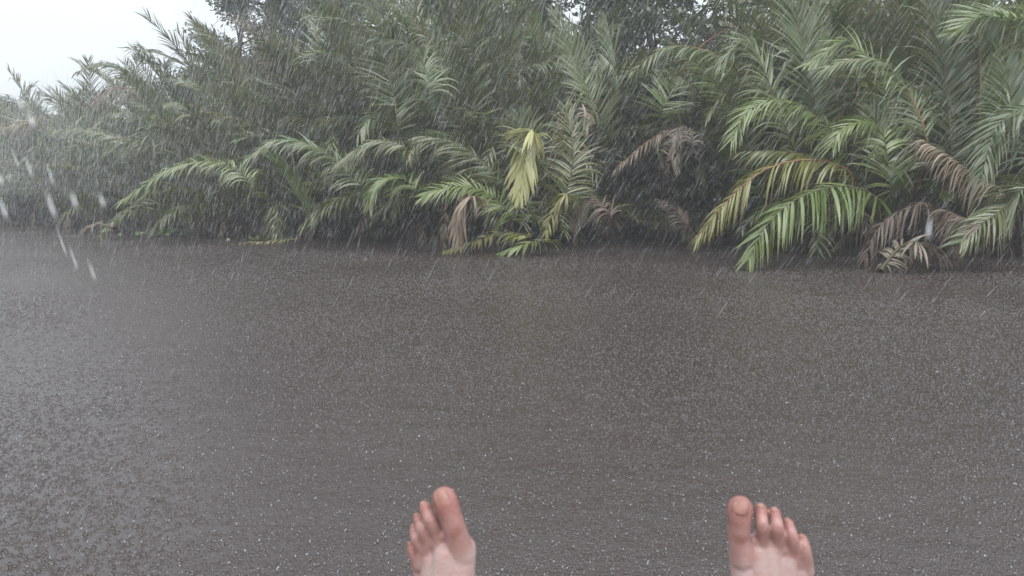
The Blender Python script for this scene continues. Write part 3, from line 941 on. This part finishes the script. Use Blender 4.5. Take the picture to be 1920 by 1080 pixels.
# ------------------------------------------------------------------ trees behind the palms
def tree_meshes(seed, H, spread, nclump, per, leaf, leaf_size, trunk_r):
    rng = np.random.default_rng(seed)
    ch = []
    tp = spline([(0, 0, -0.3), (rng.normal(0, .15), rng.normal(0, .15), H * 0.35), (rng.normal(0, .4), rng.normal(0, .4), H * 0.65), (rng.normal(0, .5), rng.normal(0, .5), H * 0.93)], 14)
    ch.append((*tube(tp, np.linspace(trunk_r, trunk_r * 0.15, 14), 8), 0))
    tips = []
    for k in range(20):
        j = rng.integers(3, 13)
        az = k * 2.4 + rng.normal(0, .3)
        L = spread * rng.uniform(0.5, 1.05) * (1.15 - 0.045 * j)
        e = math.radians(rng.uniform(5, 55))
        d = np.array([math.cos(az) * math.cos(e), math.sin(az) * math.cos(e), math.sin(e)])
        mid = tp[j] + d * L * 0.5 + np.array([0, 0, 0.15 * L])
        end = tp[j] + d * L + np.array([0, 0, -0.05 * L])
        P = spline([tp[j], mid, end], 8)
        r = trunk_r * 0.4 * (1 - j / 18)
        ch.append((*tube(P, np.linspace(r, r * 0.15, 8), 5), 0))
        tips += [P[4], P[5], P[6], P[7]]
        for q in range(3):                                    # twigs
            s0 = P[rng.integers(3, 8)]
            s1 = s0 + rng.normal(0, 0.35 * spread / 2.5, 3) + np.array([0, 0, 0.1])
            ch.append((*tube(spline([s0, (s0 + s1) / 2 + rng.normal(0, .05, 3), s1], 5), np.linspace(r * 0.3, 0.006, 5), 4), 0))
            tips.append(s1)
    tips.append(tp[-1])
    tips = np.array(tips)
    trunk = make_mesh("trunk", ch, [M['bark']])
    cen = tips[rng.integers(0, len(tips), nclump)] + rng.normal(0, 0.22, (nclump, 3))
    size = rng.uniform(0.22, 0.55, nclump)
    n = nclump * per
    ci = np.repeat(np.arange(nclump), per)
    off = rng.normal(0, 1, (n, 3)) * np.array([1, 1, 0.65])
    p = cen[ci] + off * size[ci][:, None] * 0.6
    nrm = unit(rng.normal(0, 0.8, (n, 3)) + np.array([0, 0, 0.7]))
    d = unit(np.cross(nrm, rng.normal(0, 1, (n, 3))))
    d = unit(d + np.array([0, 0, -0.35]))
    w = np.cross(nrm, d)
    l = leaf_size * rng.uniform(0.7, 1.35, n)[:, None]
    V = np.stack([p - d * l * 0.5, p + w * l * 0.24 - d * l * 0.05, p + d * l * 0.5, p - w * l * 0.24 - d * l * 0.05], 1).reshape(-1, 3)
    Fq = np.arange(n * 4).reshape(n, 4)
    lv = np.repeat(np.clip(rng.random(nclump)[ci] * 0.6 + rng.random(n) * 0.4, 0, 1), 4)
    crown = make_mesh("crown", [(V, Fq, 0)], [M[leaf]], smooth=False, attrs={"leaflet": [lv], "along": [np.tile([0, .5, 1, .5], n)]})
    return trunk, crown


TREES = [tree_meshes(11, 11.0, 3.6, 640, 38, 'tree_leaf', 0.18, 0.20), tree_meshes(12, 10.0, 3.3, 580, 38, 'tree_leaf', 0.18, 0.17),
         tree_meshes(13, 12.0, 3.5, 660, 38, 'tree_leaf', 0.17, 0.19)]
SAPLING = tree_meshes(14, 6.2, 1.9, 120, 22, 'light_leaf', 0.15, 0.06)


def tree(px, depth, size, meshes, label, rz, group=None, name="broadleaf_tree"):
    p = at(px, HOR, depth)
    root = empty(name, (p.x, p.y, 0.5), rz)
    root.scale = (size,) * 3
    tag(root, label, "tree", group)
    link("trunk", meshes[0], root)
    link("crown", meshes[1], root)
    return root


TG = "broadleaf trees behind the palms"
for px, dp, sz, vi, lb in [
        (15, 46, 0.70, 0, "low misty tree at the far left, its flat crown against the white sky"),
        (455, 31, 1.12, 2, "tall hazy tree whose leafy edge meets the white sky"),
        (560, 33, 1.3, 0, "hazy tree behind the palms, right of the tree at the sky's edge"),
        (650, 31, 1.12, 1, "grey-green tree just left of the small gap of sky"),
        (860, 29, 1.12, 0, "tree just right of the small gap of sky"),
        (985, 27, 1.15, 2, "tree above the cream hanging frond, twigs showing sky between leaves"),
        (1120, 28, 1.2, 1, "dark tree behind the sail-like frond"),
        (1230, 26, 1.15, 0, "dark tree left of the pale green sapling"),
        (1330, 27, 1.15, 2, "dark tree right behind the pale green sapling"),
        (1470, 27, 1.15, 1, "dark tree behind the arching fronds right of the pale sapling"),
        (1640, 26, 1.0, 0, "tree hidden behind the large right palm"),
        (1800, 25, 1.05, 2, "tree behind the tall fronds near the right edge"),
        (1980, 25, 1.0, 1, "tree at the right edge, behind the pale palm")]:
    tree(px, dp, sz, TREES[vi], lb, px * 0.013, TG)
tree(1385, 21.5, 0.98, SAPLING, "slim sapling with yellow-green leaves among the dark palms", 0.6, name="sapling")
tree(1445, 22.5, 1.05, SAPLING, "second yellow-green sapling, half hidden by arching fronds right of the first", 2.6, name="sapling")


# ------------------------------------------------------------------ rain
def rain_streaks():
    rng = np.random.default_rng(5)
    fall = (RIGHT * -0.98 - UP * 1.89 + FWD * 1.0).normalized()
    fall = np.array(fall)
    n = 480000
    dep = (rng.random(n) ** (1 / 3.0)) * 31 + 4.0
    px = rng.uniform(-500, 2420, n)
    py = rng.uniform(-260, 900, n)
    c = np.array(EYEV) + ((px - CX) / F_PX)[:, None] * dep[:, None] * np.array(RIGHT) - ((py - CY) / F_PX)[:, None] * dep[:, None] * np.array(UP) + dep[:, None] * np.array(FWD)
    sx = np.interp(px, SHORE_X, SHORE[:, 1])
    keep = (c[:, 2] > 0.25) & (c[:, 2] < 11) & (c[:, 1] < sx + 3) & (rng.random(n) < np.interp(px, [300, 900, 1900], [1.0, 0.9, 0.75]))
    # extra streaks added towards the far left, standing in for thicker haze
    m2 = 330000
    fx = rng.uniform(-42, 4, m2); fy = rng.uniform(14, 44, m2); fz = rng.uniform(0.2, 1, m2) * np.interp(fx, [-30, -8, 0], [7.0, 8.5, 10.5])
    far = np.stack([fx, fy, fz], 1)
    fpx = CX + F_PX * fx / fy
    lim = np.interp(fpx, SHORE_X, SHORE[:, 1])
    ok = (fy < lim + 1.5) & (rng.random(m2) < np.interp(fx, [-20, -11, -5, 3], [1, 0.6, 0.2, 0.04])) & (fpx > -350)
    c = np.vstack([c[keep], far[ok]])
    w = (c - np.array(EYEV)) @ np.array(FWD)
    qx = CX + F_PX * c[:, 0] / w
    qy = CY - F_PX * ((c - np.array(EYEV)) @ np.array(UP)) / w
    keep = qy > np.interp(qx, [-200, 0, 100, 240, 330, 360], [205, 185, 150, 115, 60, -400]) + rng.normal(0, 28, len(c))   # drops do not show against the bright sky
    c = c[keep]
    n = len(c)
    d = unit(fall + rng.normal(0, 0.045, (n, 3)))
    L = rng.uniform(0.12, 0.34, n)
    r = rng.uniform(0.0007, 0.0014, n) * np.where(rng.random(n) < 0.1, 1.5, 1.0)
    # a few drops close to the lens, falling more steeply
    near = [(38, 195, 42, .40), (60, 228, 50, .34), (56, 318, 62, .46), (98, 390, 74, .33), (140, 378, 44, .31), (192, 378, 40, .36), (8, 395, 58, .37),
            (96, 332, 52, .52), (174, 512, 58, .50), (140, 490, 70, .62), (1741, 432, 58, .30), (2, 338, 34, .42), (118, 460, 90, .8), (30, 300, 60, .7)]
    nc, nd, nl, nr = [], [], [], []
    for x, y, ln, dp in near:
        nc.append(tuple(at(x, y, dp)))
        dd = RIGHT * (0.22 if x < 1000 else 0.0) - UP + FWD * 0.2
        nd.append(tuple(dd.normalized()))
        nl.append(ln / F_PX * dp)
        nr.append(0.0008 if dp < 0.45 else 0.0006)
    c = np.vstack([c, nc]); d = np.vstack([d, nd]); L = np.concatenate([L, nl]); r = np.concatenate([r, nr])
    n = len(c)
    a = unit(np.cross(d, np.array([0.3, 1, 0.1])))
    b = np.cross(d, a)
    V = np.zeros((n, 5, 3))
    V[:, 0] = c - d * (L / 2)[:, None]
    V[:, 4] = c + d * (L / 2)[:, None]
    m = c + d * (L * 0.12)[:, None]
    for k in range(3):
        t = k * 2.0944
        V[:, 1 + k] = m + (a * math.cos(t) + b * math.sin(t)) * r[:, None]
    base = (np.arange(n) * 5)[:, None]
    tri = [(0, 2, 1), (0, 3, 2), (0, 1, 3), (4, 1, 2), (4, 2, 3), (4, 3, 1)]
    F = np.concatenate([base + np.array(t)[None] for t in tri])
    o = link("rain", make_mesh("rain", [(V.reshape(-1, 3), F, 0)], [M['rain']]))
    tag(o, "slanting streaks of heavy rain filling the air", "rain", kind='stuff')


def splashes():
    rng = np.random.default_rng(9)
    n = 130000
    dep = 2.0 + 40 * rng.random(n) ** 1.9
    px = rng.uniform(-700, 2620, n)
    x = (px - CX) / F_PX * dep
    sy = np.interp(px, SHORE_X, SHORE[:, 1])
    keep = dep < sy - 0.1
    # patches: gusts thin the splashes out
    g = np.sin(x * 1.3 + dep * 0.7) + np.sin(x * 0.5 - dep * 1.1 + 2) + rng.normal(0, 1.2, n)
    keep &= g > -1.1
    x, dep = x[keep], dep[keep]
    n = len(x)
    big = rng.random(n)
    h = np.interp(big, [0, 0.8, 1], [0.003, 0.006, 0.013]) * rng.uniform(0.7, 1.3, n)
    w = np.interp(big, [0, 0.8, 1], [0.0007, 0.0015, 0.0034]) * rng.uniform(0.7, 1.3, n) * np.interp(dep, [2, 8, 40], [0.7, 1.5, 3.0])
    lean = rng.normal(0, 0.35, (n, 2)) * h[:, None]
    V = np.zeros((n, 5, 3))
    V[:, 0] = np.stack([x, dep, np.full(n, -0.001)], 1)
    V[:, 4] = np.stack([x + lean[:, 0], dep + lean[:, 1], h], 1)
    for k in range(3):
        t = k * 2.0944 + rng.random(n) * 2
        V[:, 1 + k] = np.stack([x + lean[:, 0] * .6 + np.cos(t) * w, dep + lean[:, 1] * .6 + np.sin(t) * w, h * 0.62], 1)
    base = (np.arange(n) * 5)[:, None]
    tri = [(0, 2, 1), (0, 3, 2), (0, 1, 3), (4, 1, 2), (4, 2, 3), (4, 3, 1)]
    F = np.concatenate([base + np.array(t)[None] for t in tri])
    chunks = [(V.reshape(-1, 3), F, 0)]
    # broken rings thrown up nearer the boat
    RV, RF = [], []
    o = 0
    for i in range(160):
        dp = 2.0 + 9 * rng.random() ** 1.3
        cx = (rng.uniform(-100, 2020) - CX) / F_PX * dp
        R = rng.uniform(0.004, 0.012); a0 = rng.random() * 6.28; ext = rng.uniform(0.8, 3); hh = rng.uniform(0.001, 0.004)
        th = a0 + np.linspace(0, ext, 7)
        s = rng.uniform(0.3, 1, 7)
        lo = np.stack([cx + np.cos(th) * R, dp + np.sin(th) * R, np.full(7, 0.0)], 1)
        hi = np.stack([cx + np.cos(th) * R * 1.3, dp + np.sin(th) * R * 1.3, hh * s], 1)
        RV.append(np.vstack([lo, hi]))
        for k in range(6):
            RF.append((o + k, o + k + 1, o + 8 + k, o + 7 + k))
        o += 14
    chunks.append((np.vstack(RV), np.array(RF), 0))
    ob = link("splashes", make_mesh("splashes", chunks, [M['splash']]))
    tag(ob, "tiny white splashes where raindrops hit the river", "splashes", kind='stuff')


rain_streaks()
splashes()


# ------------------------------------------------------------------ the person: bare feet and legs
def ball_chain(pts, n=None, sides=18):
    """closed tapered limb through (point, radius) pairs with round ends"""
    P = np.array([tuple(p) for p, _ in pts]); R = np.array([r for _, r in pts])
    n = n or 6 * len(P)
    Q = spline(P, n)
    s0 = np.concatenate([[0], np.cumsum(np.linalg.norm(np.diff(P, axis=0), axis=1))]); s0 /= s0[-1]
    rr = np.interp(np.linspace(0, 1, n), s0, R)
    T0 = unit((Q[0] - Q[1])[None])[0]; T1 = unit((Q[-1] - Q[-2])[None])[0]
    ang = np.radians([86, 70, 50, 28])
    capA = [(Q[0] + T0 * rr[0] * math.sin(a), rr[0] * math.cos(a)) for a in ang]
    capB = [(Q[-1] + T1 * rr[-1] * math.sin(a), rr[-1] * math.cos(a)) for a in ang[::-1]]
    PP = np.array([c[0] for c in capA] + list(Q) + [c[0] for c in capB])
    RR = np.array([c[1] for c in capA] + list(rr) + [c[1] for c in capB])
    # frames from the core so that the caps stay straight
    V, F = tube(PP, RR, sides)
    F = [tuple(f) for f in F]
    m = len(PP)
    a, b = len(V), len(V) + 1
    V = np.vstack([V, PP[:1], PP[-1:]])
    tri = []
    for k in range(sides):
        k2 = (k + 1) % sides
        tri.append((a, k2, k))
        tri.append((b, (m - 1) * sides + k, (m - 1) * sides + k2))
    return V, F, tri


FD = 0.85


def fp(px, py, w=0.0):
    return at(px, py, FD + w)


def pr(r):
    return r * FD / F_PX


RF = {  # right foot: chains of (px, py, away, radius px)
    'toes': [
        [(1393, 1045, .014, 26), (1386, 1008, .005, 20.5), (1387, 980, -.001, 20.5), (1387, 961, -.001, 23.4), (1388, 953, .001, 23.4)],
        [(1431, 1030, .016, 14), (1430, 1004, .004, 12), (1428, 984, -.005, 12.6), (1427, 966, .002, 11.4), (1426, 955, .006, 12.2)],
        [(1463, 1036, .016, 14), (1459, 1010, .004, 12), (1457, 990, -.005, 12.6), (1454, 972, .002, 11.2), (1452, 962, .006, 11.9)],
        [(1491, 1052, .018, 14), (1488, 1026, .006, 11.5), (1485, 1006, 0, 11.6), (1480, 990, .005, 10.6), (1477, 982, .009, 11.2)],
        [(1512, 1072, .020, 15), (1511, 1044, .009, 11.8), (1508, 1026, .006, 11.2), (1503, 1011, .011, 10.6)]],
    'flesh': [
        [(1391, 1026, .020, 26), (1404, 1100, .020, 31), (1425, 1190, .025, 36), (1440, 1290, .03, 44)],
        [(1440, 1034, .015, 25), (1440, 1110, .020, 36), (1440, 1190, .018, 42), (1440, 1290, .03, 48)],
        [(1472, 1048, .017, 23), (1466, 1120, .024, 33), (1455, 1200, .026, 40), (1445, 1290, .03, 46)],
        [(1501, 1070, .019, 17), (1492, 1135, .034, 27), (1472, 1215, .036, 36), (1450, 1300, .035, 44)],
        [(1395, 1050, .036, 25), (1420, 1180, .055, 30), (1440, 1330, .07, 44)],
        [(1495, 1085, .040, 20), (1482, 1200, .06, 28), (1450, 1330, .07, 44)],
        [(1408, 1012, .012, 12), (1432, 1016, .011, 14), (1460, 1024, .011, 14), (1487, 1040, .014, 14), (1506, 1060, .017, 14)],
        [(1416, 1036, .013, 21), (1425, 1120, .016, 30), (1435, 1200, .02, 36)],
        [(1448, 1350, .075, 46), (1444, 1320, .055, 50)]],
    'ankle': (1440, 1295, .03)}
LF = {  # left foot, rolled outwards
    'toes': [
        [(866, 1040, .015, 26), (854, 995, .002, 21.5), (845, 968, -.002, 21), (836, 944, -.001, 24.5), (833, 937, .001, 24.5)],
        [(826, 1022, .016, 15), (818, 998, .010, 13.5), (808, 976, .003, 13.5), (800, 960, .008, 11.5), (797, 951, .012, 12)],
        [(808, 1034, .024, 15), (800, 1012, .018, 13), (792, 992, .012, 12.5), (786, 980, .016, 10), (784, 973, .02, 10.5)],
        [(798, 1050, .032, 15), (790, 1030, .027, 13), (783, 1012, .022, 12.5), (778, 1000, .026, 10.5), (777, 994, .03, 10.5)],
        [(789, 1075, .040, 15), (781, 1052, .036, 12.5), (776, 1036, .032, 12), (772, 1024, .036, 11)]],
    'flesh': [
        [(867, 1030, .018, 27), (858, 1100, .018, 32), (845, 1190, .022, 37), (832, 1290, .03, 44)],
        [(838, 1040, .014, 28), (834, 1110, .020, 38), (830, 1190, .018, 43), (828, 1290, .03, 48)],
        [(815, 1052, .023, 24), (815, 1120, .030, 34), (820, 1200, .028, 40), (825, 1290, .03, 46)],
        [(797, 1085, .042, 19), (803, 1135, .044, 27), (813, 1215, .040, 36), (822, 1300, .035, 44)],
        [(868, 1050, .040, 25), (848, 1180, .055, 30), (832, 1330, .07, 44)],
        [(800, 1090, .055, 20), (808, 1200, .065, 28), (822, 1330, .07, 44)],
        [(840, 1002, .012, 13), (824, 1003, .012, 14), (805, 1018, .019, 14), (794, 1036, .026, 13), (786, 1060, .033, 13)],
        [(852, 1034, .013, 21), (845, 1120, .016, 30), (838, 1200, .02, 36)],
        [(824, 1350, .075, 46), (826, 1320, .055, 50)]],
    'ankle': (828, 1295, .03)}

chunks_v, chunks_f, chunks_t = [], [], []
off = 0


def add_chain(pts, n=None):
    global off
    v_, f_, t_ = ball_chain(pts, n)
    chunks_v.append(v_)
    chunks_f.extend([tuple(i + off for i in f) for f in f_])
    chunks_t.extend([tuple(i + off for i in f) for f in t_])
    off += len(v_)


flush = []           # (point, radius m, weight) for the pink of toes and knuckles
for foot, sx in ((RF, 1), (LF, -1)):
    for ti, ch in enumerate(foot['toes']):
        add_chain([(fp(x, y, w), pr(r)) for x, y, w, r in ch])
        x, y, w, r = ch[-1]
        flush.append((fp(x, y, w), pr(r) * 1.9, 0.95))
        x, y, w, r = ch[2] if ti else ch[1]
        flush.append((fp(x, y, w - .008), pr(r) * 0.9, 0.75))
        for x, y, w, r in ch[1:]:
            flush.append((fp(x, y, w), pr(r) * 1.9, 0.55))
    for ch in foot['flesh']:
        add_chain([(fp(x, y, w), pr(r)) for x, y, w, r in ch])
    ax, ay, aw = foot['ankle']
    A = fp(ax, ay, aw)
    for s in (-1, 1):                                          # ankle bones
        add_chain([(A + Vector((0.032 * s, -0.005, 0.0)), 0.014), (A + Vector((0.028 * s, -0.02, 0.0)), 0.014)], 6)
    knee = Vector((A.x * 0.82, 0.36, A.z + 0.11))
    hip = Vector((0.10 * sx, -0.08, A.z + 0.045))
    add_chain([(A + Vector((0, 0.005, -0.01)), 0.040), (A.lerp(knee, 0.25), 0.040), (A.lerp(knee, 0.62) + Vector((0, 0, -0.02)), 0.056), (knee, 0.056),
               (knee.lerp(hip, 0.5), 0.074), (hip, 0.088)], 40)
    flush.append((fp(ax + 30 * sx * -1, 1090, 0), 0.02, 0.1))
add_chain([(Vector((-0.09, -0.12, A.z + 0.06)), 0.10), (Vector((0.09, -0.12, A.z + 0.06)), 0.10)], 8)

bm_me = bpy.data.meshes.new("body_source")
bm_me.from_pydata([tuple(p) for p in np.vstack(chunks_v)], [], chunks_f + chunks_t)
src = bpy.data.objects.new("body_source", bm_me)
COL.objects.link(src)
rm = src.modifiers.new("fuse", 'REMESH'); rm.mode = 'VOXEL'; rm.voxel_size = 0.0016; rm.use_smooth_shade = True
sm = src.modifiers.new("soften", 'SMOOTH'); sm.factor = 0.5; sm.iterations = 7
dg = bpy.context.evaluated_depsgraph_get()
body = bpy.data.meshes.new_from_object(src.evaluated_get(dg))
body.name = "person"
bpy.data.objects.remove(src)
body.materials.clear(); body.materials.append(M['skin'])
bv = np.zeros(len(body.vertices) * 3, np.float32)
body.vertices.foreach_get("co", bv)
bv = bv.reshape(-1, 3)
fl = np.full(len(bv), 0.06)
for p, r, wgt in flush:
    dd = np.linalg.norm(bv - np.array(p), axis=1)
    fl = np.maximum(fl, wgt * np.clip(1.6 - dd / r, 0, 1))
a_ = body.attributes.new("flush", 'FLOAT', 'POINT')
a_.data.foreach_set("value", fl.astype(np.float32))
body.polygons.foreach_set("use_smooth", np.ones(len(body.polygons), bool))
person = link("person", body)
tag(person, "bare feet and outstretched legs of a person sitting above the water, toes up", "person")


def toenail(c, d_up, wid, ln, nrm):
    """curved plate lying on a toe"""
    c, u, nv = Vector(c), Vector(d_up).normalized(), Vector(nrm).normalized()
    s = u.cross(nv).normalized()
    nv = s.cross(u).normalized()
    V = []
    nu, ns = 7, 7
    for i in range(nu):
        for j in range(ns):
            a = (i / (nu - 1) - 0.5) * 2; b = (j / (ns - 1) - 0.5) * 2
            wr = 1 - 0.25 * max(0, abs(a) - 0.4) ** 1.5 * 2
            V.append(tuple(c + u * a * ln * 0.5 + s * b * wid * 0.5 * wr + nv * (-0.17 * wid * b * b - 0.10 * ln * max(a, 0) ** 2 - 0.10 * ln * max(-a, 0) ** 2)))
    Fq = [(i * ns + j, i * ns + j + 1, (i + 1) * ns + j + 1, (i + 1) * ns + j) for i in range(nu - 1) for j in range(ns - 1)]
    me = make_mesh("toenail", [(V, Fq, 0)], [M['nail']])
    o = link("toenail", me, person)
    so = o.modifiers.new("thickness", 'SOLIDIFY'); so.thickness = 0.0008; so.offset = -1
    return o


for foot in (RF, LF):
    for ti, ch in enumerate(foot['toes']):
        x, y, w, r = ch[-1]
        x0, y0, w0, _ = ch[-2]
        tip = fp(x, y, w); prev = fp(x0, y0, w0)
        ax_ = (tip - prev).normalized()
        view = (EYEV - tip).normalized()
        nrm = (view - ax_ * view.dot(ax_) + ax_ * 0.12).normalized()
        if foot is LF:
            nrm = (nrm + RIGHT * -0.25).normalized()
        k = pr(r)
        toenail(tip + nrm * k * 1.05 + ax_ * k * (-0.22 if ti == 0 else 0.1), ax_, k * (1.3 if ti == 0 else 1.05), k * (1.3 if ti == 0 else 0.85), nrm)

# shorts and the deck the legs rest on, both below the edge of the picture
sh = []
for sx in (1, -1):
    hip = Vector((0.10 * sx, -0.12, A.z + 0.045)); kn = Vector((0.15 * sx, 0.2, A.z + 0.09))
    sh.append((*tube(spline([hip, hip.lerp(kn, 0.5), kn], 10), np.linspace(0.125, 0.098, 10), 16), 0))
link("shorts", make_mesh("shorts", sh, [M['cloth']]), person)

DECK = A.z - 0.10
boat = empty("wooden_boat", (0, -0.6, DECK))
tag(boat, "plain wooden boat bow under the person's legs", "boat")
ch = []
for k in range(9):
    x0 = -0.72 + k * 0.16
    y1 = 1.32 if abs(x0 + 0.08) < 0.45 else 1.05
    b = [(x0 + .004, -1.5, -.03), (x0 + .156, -1.5, -.03), (x0 + .156, y1, -.03), (x0 + .004, y1, -.03)]
    t = [(x, y, 0.0) for x, y, _ in b]
    ch.append((b + t, [(3, 2, 1, 0), (4, 5, 6, 7), (0, 1, 5, 4), (1, 2, 6, 5), (2, 3, 7, 6), (3, 0, 4, 7)], 0))
link("deck", make_mesh("deck", ch, [M['wood']], smooth=False), boat)
hv, hf = [], []
for i, y in enumerate(np.linspace(-1.5, 1.2, 9)):
    hw = 0.72 * (1 - max(0, (y - 0.2)) ** 2 * 0.35)
    for x, z in ((-hw, -.035), (-hw * .92, -.3), (-hw * .6, -DECK - .12), (hw * .6, -DECK - .12), (hw * .92, -.3), (hw, -.035)):
        hv.append((x, y, z))
for i in range(8):
    for k in range(5):
        hf.append((i * 6 + k, i * 6 + k + 1, (i + 1) * 6 + k + 1, (i + 1) * 6 + k))
ch = [(hv, hf, 0), ([hv[j] for j in range(48, 54)], [[0, 1, 2, 3, 4, 5]], 0), ([hv[j] for j in range(0, 6)], [[5, 4, 3, 2, 1, 0]], 0)]
link("hull", make_mesh("hull", ch, [M['wood']], smooth=False), boat)

# ------------------------------------------------------------------ the rain-filled air
hb = [(x, y, z) for z in (-1.2, 15.5) for x, y in ((-98, -14), (98, -14), (98, 98), (-98, 98))]
hz_m, N, L, out = new_mat("rain_haze")
pv = N.new("ShaderNodeVolumePrincipled")
pv.inputs['Color'].default_value = (0.93, 0.95, 0.97, 1)
pv.inputs['Density'].default_value = 0.0034
pv.inputs['Anisotropy'].default_value = 0.2
L.new(pv.outputs[0], out.inputs['Volume'])
haze = link("haze", make_mesh("haze", [(hb, [(3, 2, 1, 0), (4, 5, 6, 7), (0, 1, 5, 4), (1, 2, 6, 5), (2, 3, 7, 6), (3, 0, 4, 7)], 0)], [hz_m], smooth=False))
tag(haze, "pale grey rain haze thickening with distance", "haze", kind='stuff')
